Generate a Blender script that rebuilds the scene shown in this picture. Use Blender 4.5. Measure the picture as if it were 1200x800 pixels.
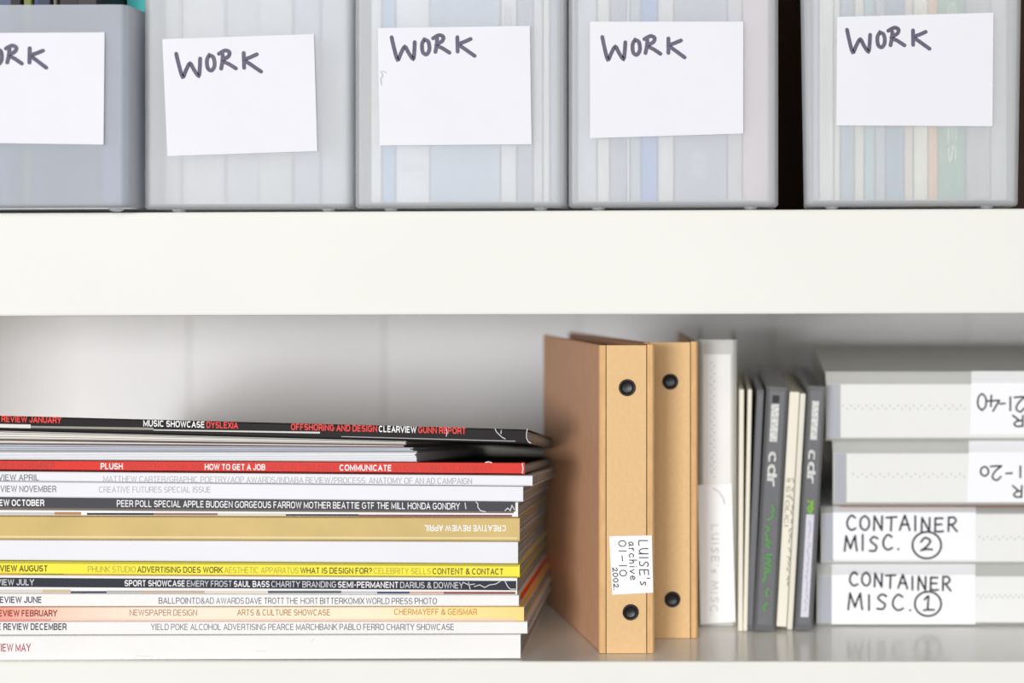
import bpy, bmesh, math, random
from mathutils import Vector
random.seed(7)
SC = bpy.context.scene
COL = SC.collection
for o in list(bpy.data.objects): bpy.data.objects.remove(o)

# ------------------------------------------------------------------ camera
D = 0.65                     # camera to the front edge of the shelves
FPX = 1606.0                 # focal length in pixels of a 1200 px wide frame
VX, VY = 830.0, 315.0        # where the optical axis meets the frame
cam_d = bpy.data.cameras.new('camera'); cam = bpy.data.objects.new('camera', cam_d); COL.objects.link(cam)
cam.location = (0, -D, 0); cam.rotation_euler = (math.pi/2, 0, 0)
cam_d.sensor_width = 36; cam_d.lens = FPX/1200*36
cam_d.shift_x = -(VX-600)/1200; cam_d.shift_y = (VY-400)/1200
cam_d.clip_start = 0.01
cam_d.dof.use_dof = True; cam_d.dof.focus_distance = D+0.008; cam_d.dof.aperture_fstop = 2.9
SC.camera = cam
SC.view_settings.view_transform = 'Standard'; SC.view_settings.look = 'None'
SC.view_settings.gamma = 1; SC.view_settings.use_curve_mapping = False
SC.view_settings.exposure = -0.05

# ------------------------------------------------------------------ light: a bright white room and a tall window to the left, plus an added fill lamp
w = bpy.data.worlds.new('room_light'); SC.world = w; w.use_nodes = True
w.node_tree.nodes['Background'].inputs[0].default_value = (1.0, 0.985, 0.965, 1)
w.node_tree.nodes['Background'].inputs[1].default_value = 0.20
def area(name, loc, target, sx, sy, power, color):
    l = bpy.data.lights.new(name, 'AREA'); l.shape = 'RECTANGLE'; l.size = sx; l.size_y = sy
    l.energy = power; l.color = color
    o = bpy.data.objects.new(name, l); COL.objects.link(o); o.location = loc
    o.rotation_euler = (Vector(target)-Vector(loc)).to_track_quat('-Z', 'Y').to_euler()
area('window_light', (-1.0, -2.7, 0.0), (0.0, 0.15, -0.06), 0.9, 0.60, 55, (0.98, 0.987, 1.0))
area('added_fill_light', (0.22, -2.6, 0.30), (0.1, 0.1, -0.05), 1.6, 0.9, 27, (1.0, 0.985, 0.96))  # added fill lamp that brightens the back wall and the binder tops
SC.cycles.max_bounces = 10; SC.cycles.diffuse_bounces = 6; SC.cycles.transmission_bounces = 8; SC.cycles.transparent_max_bounces = 12

# ------------------------------------------------------------------ helpers
def lin(c):
    r = []
    for v in c[:3]:
        v = v/255.0
        r.append(v/12.92 if v <= 0.04045 else ((v+0.055)/1.055)**2.4)
    return (*r, 1)
MATS = {}
def mat(name, rgb, rough=0.55, spec=0.4, noise=0.0, scale=60, stretch=(1,1,1), bump=0.0, bscale=400, metal=0.0, coat=0.0, sheen=0):
    if name in MATS: return MATS[name]
    m = bpy.data.materials.new(name); m.use_nodes = True; nt = m.node_tree; N = nt.nodes; L = nt.links
    b = N['Principled BSDF']; c = lin(rgb)
    b.inputs['Base Color'].default_value = c; b.inputs['Roughness'].default_value = rough
    b.inputs['Specular IOR Level'].default_value = spec; b.inputs['Metallic'].default_value = metal
    b.inputs['Coat Weight'].default_value = coat; b.inputs['Coat Roughness'].default_value = 0.15
    tc = N.new('ShaderNodeTexCoord'); mp = N.new('ShaderNodeMapping'); mp.inputs['Scale'].default_value = stretch
    L.new(tc.outputs['Object'], mp.inputs['Vector'])
    if noise > 0:
        n = N.new('ShaderNodeTexNoise'); n.inputs['Scale'].default_value = scale; n.inputs['Detail'].default_value = 4
        L.new(mp.outputs[0], n.inputs['Vector'])
        r = N.new('ShaderNodeValToRGB'); r.color_ramp.elements[0].position = 0.3; r.color_ramp.elements[1].position = 0.7
        r.color_ramp.elements[0].color = tuple(max(0, v*(1-noise)) for v in c[:3])+(1,)
        r.color_ramp.elements[1].color = tuple(min(1, v*(1+noise)) for v in c[:3])+(1,)
        L.new(n.outputs['Fac'], r.inputs['Fac']); L.new(r.outputs['Color'], b.inputs['Base Color'])
    if bump > 0:
        n = N.new('ShaderNodeTexNoise'); n.inputs['Scale'].default_value = bscale; n.inputs['Detail'].default_value = 3
        L.new(mp.outputs[0], n.inputs['Vector'])
        bp = N.new('ShaderNodeBump'); bp.inputs['Strength'].default_value = bump; bp.inputs['Distance'].default_value = 0.0005
        L.new(n.outputs['Fac'], bp.inputs['Height']); L.new(bp.outputs['Normal'], b.inputs['Normal'])
    MATS[name] = m
    return m

def frosted(name, rgb, veil=0.5, rough=0.3, trans=0.5, clear=0.3, fior=1.3):
    """milky polypropylene: part diffuse/translucent body, part rough refraction"""
    m = bpy.data.materials.new(name); m.use_nodes = True; nt = m.node_tree; N = nt.nodes; L = nt.links
    for n in list(N): N.remove(n)
    out = N.new('ShaderNodeOutputMaterial')
    d = N.new('ShaderNodeBsdfDiffuse'); t = N.new('ShaderNodeBsdfTranslucent')
    r = N.new('ShaderNodeBsdfRefraction'); g = N.new('ShaderNodeBsdfGlossy')
    c = lin(rgb)
    d.inputs['Color'].default_value = c; t.inputs['Color'].default_value = c
    tc = N.new('ShaderNodeTexCoord'); nz = N.new('ShaderNodeTexNoise'); nz.inputs['Scale'].default_value = 30
    L.new(tc.outputs['Object'], nz.inputs['Vector'])
    bp = N.new('ShaderNodeBump'); bp.inputs['Strength'].default_value = 0.08; bp.inputs['Distance'].default_value = 0.001
    L.new(nz.outputs['Fac'], bp.inputs['Height'])
    r.inputs['Color'].default_value = (0.97, 0.985, 1, 1); r.inputs['Roughness'].default_value = rough; r.inputs['IOR'].default_value = 1.25
    g.inputs['Roughness'].default_value = 0.5; g.inputs['Color'].default_value = (1,1,1,1)
    L.new(bp.outputs['Normal'], g.inputs['Normal'])
    m1 = N.new('ShaderNodeMixShader'); m1.inputs[0].default_value = trans
    L.new(d.outputs[0], m1.inputs[1]); L.new(t.outputs[0], m1.inputs[2])
    tp = N.new('ShaderNodeBsdfTransparent'); tp.inputs[0].default_value = (0.97, 0.98, 0.99, 1)
    m0 = N.new('ShaderNodeMixShader'); m0.inputs[0].default_value = clear
    L.new(r.outputs[0], m0.inputs[1]); L.new(tp.outputs[0], m0.inputs[2])
    m2 = N.new('ShaderNodeMixShader'); m2.inputs[0].default_value = veil
    L.new(m0.outputs[0], m2.inputs[1]); L.new(m1.outputs[0], m2.inputs[2])
    fr = N.new('ShaderNodeFresnel'); fr.inputs['IOR'].default_value = fior
    m3 = N.new('ShaderNodeMixShader'); L.new(fr.outputs[0], m3.inputs[0])
    L.new(m2.outputs[0], m3.inputs[1]); L.new(g.outputs[0], m3.inputs[2]); L.new(m3.outputs[0], out.inputs[0])
    MATS[name] = m
    return m

ORG = {}
def thing(name, label, cat, loc, group=None):
    o = bpy.data.objects.new(name, None); COL.objects.link(o); o.empty_display_size = 0.02
    o.location = loc; ORG[o.name] = Vector(loc)
    o['label'] = label; o['category'] = cat
    if group: o['group'] = group
    return o
FLAT = ('lettering', 'handwriting', 'scuff', 'stitch_holes', 'printed_edge')
def mk(name, verts, faces, m, parent=None, smooth=False, label=None, mats=None, midx=None):
    """verts are given in world coordinates; the mesh is stored relative to its thing's base"""
    org = Vector((0,0,0))
    if parent is not None: org = ORG[parent.name]
    me = bpy.data.meshes.new(name)
    me.from_pydata([tuple(Vector(v)-org) for v in verts], [], faces)
    for x in (mats if mats else [m]): me.materials.append(x)
    if midx:
        for p, i in zip(me.polygons, midx): p.material_index = i
    bm = bmesh.new(); bm.from_mesh(me)
    if name in FLAT:                       # ink on paper: every stroke faces out, each a hair above the last
        bm.normal_update()
        bmesh.ops.reverse_faces(bm, faces=[q for q in bm.faces if q.normal.y > 0])
        if name == 'lettering':
            for i, v in enumerate(bm.verts): v.co.y -= i*1.0e-7
    else: bmesh.ops.recalc_face_normals(bm, faces=bm.faces[:])
    bm.to_mesh(me); bm.free()
    if smooth:
        for p in me.polygons: p.use_smooth = True
    o = bpy.data.objects.new(name, me); COL.objects.link(o)
    if parent is not None:
        # children of a thing sit at its base; grandchildren share the same origin
        o.parent = parent
        ORG[o.name] = org
        if parent.type != 'EMPTY': o.location = (0,0,0)
    else: ORG[o.name] = org
    if label: o['label'] = label
    return o
def prism(pts, a0, a1, f):
    """closed outline pts extruded from a0 to a1 through f(p, a)->xyz"""
    n = len(pts)
    v = [f(p, a0) for p in pts]+[f(p, a1) for p in pts]
    fc = [(i, (i+1) % n, n+(i+1) % n, n+i) for i in range(n)]+[tuple(range(n-1, -1, -1)), tuple(range(n, 2*n))]
    return v, fc
def prismN(pts, xs, f):
    n = len(pts); V = []; F = []
    for x in xs: V += [f(p, x) for p in pts]
    for s in range(len(xs)-1):
        F += [(s*n+i, s*n+(i+1) % n, (s+1)*n+(i+1) % n, (s+1)*n+i) for i in range(n)]
    return V, F
def boxv(x0, x1, y0, y1, z0, z1, b=0.0, seg=2, fn=None):
    bm = bmesh.new(); bmesh.ops.create_cube(bm, size=1)
    for v in bm.verts:
        v.co = Vector(((x0+x1)/2+v.co.x*(x1-x0), (y0+y1)/2+v.co.y*(y1-y0), (z0+z1)/2+v.co.z*(z1-z0)))
    if b > 0: bmesh.ops.bevel(bm, geom=bm.edges[:], offset=b, segments=seg, profile=0.5, affect='EDGES', clamp_overlap=True)
    bm.verts.index_update()
    vs = [fn(v.co) if fn else v.co.copy() for v in bm.verts]; fs = [tuple(v.index for v in f.verts) for f in bm.faces]
    bm.free(); return vs, fs
def join(*parts):
    V = []; F = []
    for v, f in parts:
        k = len(V); V += list(v); F += [tuple(i+k for i in q) for q in f]
    return V, F
def PX(px, y=0.0): return (px-VX)*(D+y)/FPX
def PZ(py, y=0.0): return (VY-py)*(D+y)/FPX
def W(px, py, y=0.0): return Vector((PX(px, y), y, PZ(py, y)))

# writing: strokes with round ends, and set type
def smooth_line(p, k=4):
    if len(p) < 3: return p
    q = [p[0]]+list(p)+[p[-1]]; r = []
    for i in range(1, len(q)-2):
        for s in range(k):
            t = s/k; a, b, c, d = q[i-1], q[i], q[i+1], q[i+2]
            r.append(tuple(0.5*((2*b[j])+(-a[j]+c[j])*t+(2*a[j]-5*b[j]+4*c[j]-d[j])*t*t+(-a[j]+3*b[j]-3*c[j]+d[j])*t**3) for j in (0, 1)))
    r.append(p[-1]); return r
def strokes(lines, wid, f, smooth=True):
    """lines in 2D, f(x, y, lift) -> xyz; each stroke one band with round ends"""
    V = []; F = []
    for c, ln in enumerate(lines):
        q = []
        for a in (smooth_line(ln) if smooth else ln):
            if not q or math.hypot(q[-1][0]-a[0], q[-1][1]-a[1]) > wid*0.05: q.append(a)
        if ln[0] == ln[-1] and len(q) > 3: q[-1] = q[0]
        if len(q) < 2: q = [ln[0], (ln[0][0]+wid*0.1, ln[0][1])]
        A, B = ribbon(q, wid); k = len(V); m_ = len(A); lift = c*3.0e-6
        for a, b in zip(A, B): V += [f(a[0], a[1], lift), f(b[0], b[1], lift)]
        for i in range(m_-1): F.append((k+2*i, k+2*i+1, k+2*i+3, k+2*i+2))
        for e, g, s0 in (((0, 1, 1), (-1, -2, 1)) if math.hypot(q[0][0]-q[-1][0], q[0][1]-q[-1][1]) > 1e-6 else ()):
            ang = math.atan2(q[e][1]-q[g][1], q[e][0]-q[g][0]); k = len(V)
            V += [f(q[e][0]+math.cos(ang-math.pi/2+math.pi*z/6)*wid/2, q[e][1]+math.sin(ang-math.pi/2+math.pi*z/6)*wid/2, lift) for z in range(7)]
            F.append(tuple(range(k, k+7)))
    return V, F
TCACHE = {}
def arc(cx, cy, rx, ry, a0, a1, n=8):
    return [(cx+rx*math.cos(math.radians(a0+(a1-a0)*k/n)), cy+ry*math.sin(math.radians(a0+(a1-a0)*k/n))) for k in range(n+1)]
def sup(a0, a1, n=12, cx=.5, cy=.5, rx=.5, ry=.5):
    """squarish round, as in a grotesque's O"""
    r = []
    for k in range(n+1):
        a = math.radians(a0+(a1-a0)*k/n); c, s = math.cos(a), math.sin(a)
        r.append((cx+rx*math.copysign(abs(c)**0.8, c), cy+ry*math.copysign(abs(s)**0.8, s)))
    return r
GR = {   # width, centre lines in a unit cell: sans capitals of even stroke
 'A': (.66, [[(0, 0), (.5, 1), (1, 0)], [(.17, .3), (.83, .3)]]),
 'B': (.60, [[(0, 0), (0, 1), (.6, 1)]+arc(.6, .76, .34, .24, 90, -90)+[(0, .52)], [(0, .52), (.62, .52)]+arc(.62, .26, .38, .26, 90, -90)+[(0, 0)]]),
 'C': (.66, [sup(42, 318, 16)]),
 'D': (.64, [[(0, 0), (0, 1), (.5, 1)]+sup(90, -90, 12)+[(.5, 0), (0, 0)]]),
 'E': (.54, [[(1, 1), (0, 1), (0, 0), (1, 0)], [(0, .52), (.92, .52)]]),
 'F': (.51, [[(1, 1), (0, 1), (0, 0)], [(0, .5), (.9, .5)]]),
 'G': (.69, [sup(42, 340, 16)+[(1, .47), (.56, .47)]]),
 'H': (.64, [[(0, 0), (0, 1)], [(1, 0), (1, 1)], [(0, .52), (1, .52)]]),
 'I': (.02, [[(.5, 0), (.5, 1)]]),
 'J': (.46, [[(1, 1), (1, .3)]+arc(.5, .3, .5, .3, 0, -180)]),
 'K': (.62, [[(0, 0), (0, 1)], [(1, 1), (.02, .38)], [(.34, .58), (1, 0)]]),
 'L': (.50, [[(0, 1), (0, 0), (1, 0)]]),
 'M': (.78, [[(0, 0), (0, 1), (.5, .12), (1, 1), (1, 0)]]),
 'N': (.64, [[(0, 0), (0, 1), (1, 0), (1, 1)]]),
 'O': (.70, [sup(90, 450, 24)]),
 'P': (.58, [[(0, 0), (0, 1), (.6, 1)]+arc(.62, .72, .38, .28, 90, -90)+[(0, .44)]]),
 'Q': (.70, [sup(90, 450, 24), [(.6, .25), (1, -.05)]]),
 'R': (.60, [[(0, 0), (0, 1), (.6, 1)]+arc(.62, .73, .38, .27, 90, -90)+[(0, .46)], [(.6, .46), (.9, .3), (1, 0)]]),
 'S': (.60, [arc(.5, .74, .46, .26, 25, 180, 8)+arc(.5, .52, .46, .06, 180, 270, 1)[:1]+[(.12, .60), (.5, .51), (.9, .41)]+arc(.5, .26, .5, .26, 10, -155, 9)]),
 'T': (.58, [[(0, 1), (1, 1)], [(.5, 1), (.5, 0)]]),
 'U': (.64, [[(0, 1), (0, .35)]+arc(.5, .35, .5, .35, 180, 360, 10)+[(1, 1)]]),
 'V': (.64, [[(0, 1), (.5, 0), (1, 1)]]),
 'W': (.98, [[(0, 1), (.25, 0), (.5, 1), (.75, 0), (1, 1)]]),
 'X': (.62, [[(0, 1), (1, 0)], [(0, 0), (1, 1)]]),
 'Y': (.62, [[(0, 1), (.5, .45), (1, 1)], [(.5, .45), (.5, 0)]]),
 'Z': (.56, [[(0, 1), (1, 1), (0, 0), (1, 0)]]),
 '&': (.68, [[(1, 0), (.2, .72)]+arc(.45, .8, .27, .2, 200, -20, 8)+[(.15, .42), (.0, .24), (.1, .06), (.36, 0), (.7, .1), (.95, .45)]]),
 '/': (.36, [[(0, -.05), (1, 1.05)]]), '-': (.26, [[(0, .42), (1, .42)]]),
 ':': (.02, [[(.5, 0), (.5, .12)], [(.5, .52), (.5, .64)]]), '.': (.02, [[(.5, 0), (.5, .12)]]),
 '?': (.48, [arc(.5, .74, .5, .26, 170, -40, 8)+[(.5, .42), (.5, .28)], [(.5, 0), (.5, .12)]]),
 '0': (.50, [sup(90, 450, 20)]), '1': (.26, [[(0, .75), (1, 1), (1, 0)]]), '2': (.5, [arc(.5, .72, .48, .28, 165, -35, 8)+[(0, 0), (1, 0)]]),
 '7': (.5, [[(0, 1), (1, 1), (.4, 0)]]), '8': (.5, [arc(.5, .76, .42, .24, -90, 270, 14), arc(.5, .26, .5, .26, 90, 450, 14)]),
 'c': (.40, [sup(42, 318, 14, .5, .36, .5, .36)]), 'd': (.44, [sup(0, 360, 18, .5, .36, .5, .36), [(1, 0), (1, 1.05)]]), 'r': (.32, [[(0, 0), (0, .72)], [(0, .45), (.35, .7), (1, .72)]]),
}
def ribbon(p, t):
    """even-width band with mitred bends and square ends"""
    n = len(p); Lf = []; Rt = []
    closed = math.hypot(p[0][0]-p[-1][0], p[0][1]-p[-1][1]) < 1e-6
    for i in range(n):
        a = p[i-1] if i > 0 else (p[-2] if closed else None); b = p[i+1] if i < n-1 else (p[1] if closed else None)
        def nrm(u, v):
            dx, dy = v[0]-u[0], v[1]-u[1]; l = math.hypot(dx, dy) or 1; return (-dy/l, dx/l)
        n1 = nrm(a, p[i]) if a else None; n2 = nrm(p[i], b) if b else None
        if n1 and n2:
            mx, my = n1[0]+n2[0], n1[1]+n2[1]; l = math.hypot(mx, my) or 1; mx /= l; my /= l
            k = min(1/max(0.35, mx*n1[0]+my*n1[1]), 2.2)
        else: (mx, my), k = (n1 or n2), 1
        Lf.append((p[i][0]+mx*k*t/2, p[i][1]+my*k*t/2)); Rt.append((p[i][0]-mx*k*t/2, p[i][1]-my*k*t/2))
    return Lf, Rt
def type2d(s, bold):
    """flat letters, x 0..1 over the width, y in cap heights"""
    if (s, bold) in TCACHE: return TCACHE[(s, bold)]
    t = 0.115+bold*3.6; V = []; F = []; x = 0.0
    for ch in s:
        if ch == ' ': x += 0.34; continue
        w0, lines = GR[ch]; wid = w0+(t-0.1)*0.5
        for ln in lines:
            q = []
            for a, b in ln:
                pt = (x+t/2+a*wid, t/2+b*(1-t))
                if not q or math.hypot(q[-1][0]-pt[0], q[-1][1]-pt[1]) > 1e-5: q.append(pt)
            if math.hypot(q[0][0]-q[-1][0], q[0][1]-q[-1][1]) > 1e-5:
                for e, f_ in ((0, 1), (-1, -2)):           # a stem that ends on the base or cap line runs on to the letter's edge
                    if (abs(q[e][1]-t/2) < 1e-5 or abs(q[e][1]-(1-t/2)) < 1e-5) and abs(q[e][1]-q[f_][1]) > 0.2:
                        dx, dy = q[e][0]-q[f_][0], q[e][1]-q[f_][1]; l = abs(dy); q[e] = (q[e][0]+dx/l*t/2, q[e][1]+dy/l*t/2)
            A, B = ribbon(q, t); k = len(V); m_ = len(A)
            for i, (pt, idx) in enumerate(zip(q, range(m_))):
                # stems reach the full cap height
                V.append(A[i]); V.append(B[i])
            for i in range(m_-1): F.append((k+2*i, k+2*i+1, k+2*i+3, k+2*i+2))
        g_ = 0.02 if ch.islower() else 0.115; x += wid+t+g_
    x -= g_
    TCACHE[(s, bold)] = ([(a/x, b) for a, b in V], F)
    return TCACHE[(s, bold)]
def setname(*a): pass

# ------------------------------------------------------------------ materials
white_paint = mat('white_satin_paint', (233, 232, 226), 0.65, 0.2, 0.012, 9, bump=0.12, bscale=90)
shelf_top_m = mat('white_lacquer', (236, 236, 230), 0.2, 0.5, 0.02, 14, bump=0.05, bscale=60, coat=0.15)
wall_m = mat('painted_boards', (243, 241, 241), 0.6, 0.3, 0.02, 6, bump=0.15, bscale=120)
dark_wood = mat('dark_stained_backboard', (70, 50, 38), 0.6, 0.2, 0.25, 30, (1, 1, 0.1), 0.2, 200)
plastic = frosted('frosted_polypropylene', (244, 245, 248), 0.41, 0.30, 0.30, 0.85)
blue_plastic = frosted('bluish_frosted_polypropylene', (224, 229, 239), 0.44, 0.30, 0.30, 0.85)
pp_sheet = frosted('milky_polypropylene_sheet', (242, 242, 238), 0.62, 0.35, 0.25, 0.9, 1.12)
grey_pp = mat('grey_translucent_end', (170, 172, 180), 0.35, 0.5)
card_label = mat('white_label_card', (229, 229, 235), 0.7, 0.25, 0.01, 40, bump=0.05)
marker = mat('grey_violet_marker', (98, 93, 112), 0.6, 0.3, 0.12, 260)
ink = mat('black_pen_ink', (26, 26, 30), 0.5, 0.3)
faint_ink = mat('faded_pencil', (196, 197, 199), 0.7, 0.2)
kraft = mat('kraft_board', (226, 188, 138), 0.8, 0.15, 0.035, 520, (1, 1, 0.7), 0.35, 900)
kraft_edge = mat('kraft_board_hinge', (219, 176, 124), 0.8, 0.15, 0.08, 300, (1, 1, 0.3), 0.3, 900)
kraft_side = mat('kraft_board_cover', (204, 156, 122), 0.55, 0.3, 0.05, 300, (1, 1, 0.3), 0.2, 900)
rivet_m = mat('black_lacquered_rivet', (20, 20, 22), 0.38, 0.4)
paper = mat('paper_edges', (226, 224, 218), 0.8, 0.2, 0.07, 900, (0.05, 0.05, 6), 0.3, 1500)
paper_grey = mat('grey_paper_edges', (182, 184, 182), 0.8, 0.2, 0.16, 500, (1, 0.3, 6), 0.3, 1500)
cream_card = mat('cream_card', (236, 230, 214), 0.7, 0.25, 0.02, 60)
insert_paper = mat('white_spine_insert', (230, 230, 228), 0.55, 0.3, 0.01, 50)
dot_m = mat('grey_punched_dots', (176, 178, 178), 0.7, 0.2)
cd_dark = mat('charcoal_disc_inlay', (108, 108, 112), 0.5, 0.4, 0.05, 80)
cd_white = mat('pale_grey_print', (205, 206, 204), 0.6, 0.3, 0.3, 700)
cd_green = mat('green_pen_print', (92, 150, 84), 0.6, 0.3)
cd_lime = mat('lime_print', (122, 178, 62), 0.6, 0.3)
scuff_m = mat('white_paper_scuff', (214, 212, 214), 0.8, 0.2)
def clear_case():
    m = bpy.data.materials.new('smoky_clear_polystyrene'); m.use_nodes = True
    nt = m.node_tree; N = nt.nodes; L = nt.links; b = N['Principled BSDF']
    tr = N.new('ShaderNodeBsdfTransparent'); tr.inputs[0].default_value = (0.86, 0.87, 0.89, 1)
    b.inputs['Base Color'].default_value = lin((176, 176, 178)); b.inputs['Roughness'].default_value = 0.20
    b.inputs['Specular IOR Level'].default_value = 0.8
    mx = N.new('ShaderNodeMixShader'); lw = N.new('ShaderNodeLayerWeight'); lw.inputs[0].default_value = 0.35
    mr = N.new('ShaderNodeMapRange'); mr.inputs[3].default_value = 0.22; mr.inputs[4].default_value = 0.8
    L.new(lw.outputs['Facing'], mr.inputs[0]); L.new(mr.outputs[0], mx.inputs[0])
    L.new(tr.outputs[0], mx.inputs[1]); L.new(b.outputs[0], mx.inputs[2]); L.new(mx.outputs[0], N['Material Output'].inputs[0])
    return m
clear_m = clear_case()

# ------------------------------------------------------------------ the setting
BACK = 0.300
wall = mk('wall_back', *boxv(-1.3, 1.5, BACK+0.012, BACK+0.05, -0.75, 0.95), wall_m); wall['kind'] = 'structure'
ORG[wall.name] = Vector((0, 0, 0))
pw = 0.1349; seam = PX(450, BACK); pmesh = None
for k in range(-8, 13):
    x0 = seam+k*pw
    if pmesh is None:
        g = 0.00015
        pl = mk('plank', *boxv(g, pw-g, BACK, BACK+0.0115, -0.75, 0.95, 0.0009, 1), wall_m, wall); pmesh = pl.data
        pl.location = (x0, 0, 0)
    else:
        pl = bpy.data.objects.new('plank', pmesh); COL.objects.link(pl); pl.parent = wall; pl.location = (x0, 0, 0)

FLOOR = PZ(775)                      # top of the lower shelf
XL, XR = -0.538, 0.86
unit = thing('shelving_unit', 'white painted shelving unit with thick boards holding boxes, magazines and binders', 'shelving', (0, 0.15, FLOOR-0.05))
def up_top(x): return 0.0265+(x+0.356)*0.0042
def up_bot(x): return -0.0226+(x+0.356)*0.0030
def shelf_board(top, bot, y1):
    r = 0.0012; V = []; F = []
    prof = [(0.0+r, 1, 0), (r*0.3, 1, -r*0.3), (0.0, 1, -r), (0.0, 0, r), (r*0.3, 0, r*0.3), (r, 0, 0), (y1, 0, 0), (y1, 1, 0)]
    def f(p, x): return Vector((x, p[0], (top(x) if p[1] else bot(x))+p[2]))
    return prism(prof, XL+0.0005, XR-0.0005, f)
mk('shelf', *shelf_board(up_top, up_bot, BACK-0.004), white_paint, unit)
mk('shelf', *shelf_board(lambda x: FLOOR, lambda x: FLOOR-0.05, BACK-0.004), shelf_top_m, unit)
mk('shelf', *shelf_board(lambda x: 0.375, lambda x: 0.328, BACK-0.004), white_paint, unit)  # unseen top board, added to keep light from above out of the boxes
mk('side_panel', *boxv(XL-0.03, XL, 0.001, BACK-0.003, FLOOR-0.25, 0.375, 0.001, 1), white_paint, unit)
mk('side_panel', *boxv(XR, XR+0.03, 0.001, BACK-0.003, FLOOR-0.25, 0.375, 0.001, 1), white_paint, unit)
mk('back_panel', *boxv(XL, XR, BACK-0.0035, BACK-0.001, 0.035, 0.326), dark_wood, unit, label='dark brown backboard behind the plastic boxes')

# ------------------------------------------------------------------ magazines
def magline(y0, y600): return lambda px: y0+(y600-y0)*px/600.0
def magazine(label, t0, t6, b0, b6, xe, spine, yoff=0.003, xs=-113, cover_m=None, depth=0.222, pages=None, foot=0.0, foot_m=None, strip_px=0, inset=0.0012, cat='magazine', edge=False, skew=0.0, droop=0.0):
    top = magline(t0+0.12, t6+0.12); bot = magline(b0-0.12, b6-0.12)
    X0, X1 = PX(xs, yoff), PX(xe, yoff)
    def zt(x): return PZ(top(VX+x*FPX/(D+0.003)), 0.003)
    def zb(x): return PZ(bot(VX+x*FPX/(D+0.003)), 0.003)
    th = zt(0)-zb(0); XD = PX(493); XS = [X0, XD, X1] if droop else [X0, X1]
    m = thing('magazine', label, cat, ((X0+X1)/2, yoff+depth/2, zb((X0+X1)/2)), 'magazines in the flat stack')
    ct = 0.0004
    def f(p, x):
        a, b = zb(x), zt(x); z = a+(b-a)*p[1]+p[2]
        # perfect-bound spines are thicker than fore-edges: the whole stack sinks towards the back
        z = FLOOR+(z-FLOOR)*(1-0.27*p[0]/0.222)-droop*max(0, (x-XD)/(X1-XD))*p[0]/0.222
        return Vector((x+skew*(p[0]-yoff), p[0], z))
    r = min(0.0007, th*0.2)
    if not edge:
        out = [(yoff+depth, 0, 0), (yoff+r, 0, 0), (yoff+r*0.3, 0, r*0.3), (yoff, 0, r), (yoff, 1, -r), (yoff+r*0.3, 1, -r*0.3), (yoff+r, 1, 0), (yoff+depth, 1, 0),
               (yoff+depth, 1, -ct), (yoff+r+ct, 1, -ct), (yoff+ct, 1, -r-ct), (yoff+ct, 0, r+ct), (yoff+r+ct, 0, ct), (yoff+depth, 0, ct)]
        n = len(out); V, F = prismN(out, XS, f)
        for base in (0, n*(len(XS)-1)):
            for i in range(7): F.append((base+i, base+i+1, base+13-i-1, base+13-i))
        cov = mk('cover', V, F, spine, m)
    else:
        # fore-edge forward: two thin covers
        cov = mk('cover', *join(prism([(yoff, 0, 0), (yoff+depth, 0, 0), (yoff+depth, 0, ct), (yoff, 0, ct)], X0, X1, f),
                                prism([(yoff, 1, 0), (yoff+depth, 1, 0), (yoff+depth, 1, -ct), (yoff, 1, -ct)], X0, X1, f)), spine, m)
    # pages: sheaves whose ends are a little uneven
    n = max(3, int(th/0.0007)); parts = []
    y0 = yoff+(0.0009 if not edge else 0.0002)
    for i in range(n):
        a = i/n; b = (i+1)/n-0.18/n
        xr = X1-0.0003-random.random()*inset; y00 = y0+(random.random()*0.0003 if edge else 0)
        lo = ct+0.00005 if i == 0 else 0; hi = -ct-0.00005 if i == n-1 else 0
        q = [(y00, a, lo), (yoff+depth-0.002, a, lo), (yoff+depth-0.002, b, hi), (y00, b, hi)]
        pv, pf = prismN(q, [X0+0.0008]+XS[1:-1]+[xr], f); pf += [(0, 1, 2, 3), tuple(range(len(pv)-4, len(pv)))]
        parts.append((pv, pf))
    mk('pages', *join(*parts), pages or paper_grey, m)
    m['_y'] = yoff
    return m, cov, yoff
def put_text(cov, s, x0, x1, yc, cap, m, yoff, bold=0.0, flip=False, lab=None):
    """yc(px): the middle of the letters in frame pixels"""
    V2, F = type2d(s, bold)
    V = []
    for u, v in V2:
        if flip: px = x1-u*(x1-x0); py = yc(px)-cap/2+v*cap
        else: px = x0+u*(x1-x0); py = yc(px)+cap/2-v*cap
        q = W(px, py, yoff); q.y = yoff-0.00008; V.append(q)
    return mk('lettering', V, F, m, cov, label=lab)
def mid(t0, t6, b0, b6, k=0.5): return lambda px: (t0+(t6-t0)*px/600)*(1-k)+(b0+(b6-b0)*px/600)*k
def scuffs(cov, lines, yoff, wid=0.9):
    def f(x, y, l):
        q = W(x, y, yoff); q.y = yoff-0.0001-l; return q
    for ln in lines: mk('scuff', *strokes([ln], wid, f, False), scuff_m, cov, label='white crease where the print has worn off')
def bars(cov, spec, yoff):
    """a printed edge of short coloured patches: (x0, x1, ya, yb, rgb)"""
    V = []; F = []; ms = []; mi = []
    for x0, x1, ya, yb, c in spec:
        k = len(V)
        for x, y in ((x0, ya(x0)), (x1, ya(x1)), (x1, yb(x1)), (x0, yb(x0))):
            q = W(x, y, yoff); q.y = yoff-0.00006; V.append(q)
        F.append((k, k+1, k+2, k+3)); mm = mat('print_%d_%d_%d' % c, c, 0.5, 0.18)
        if mm not in ms: ms.append(mm)
        mi.append(ms.index(mm))
    mk('printed_edge', V, F, None, cov, mats=ms, midx=mi)
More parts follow.
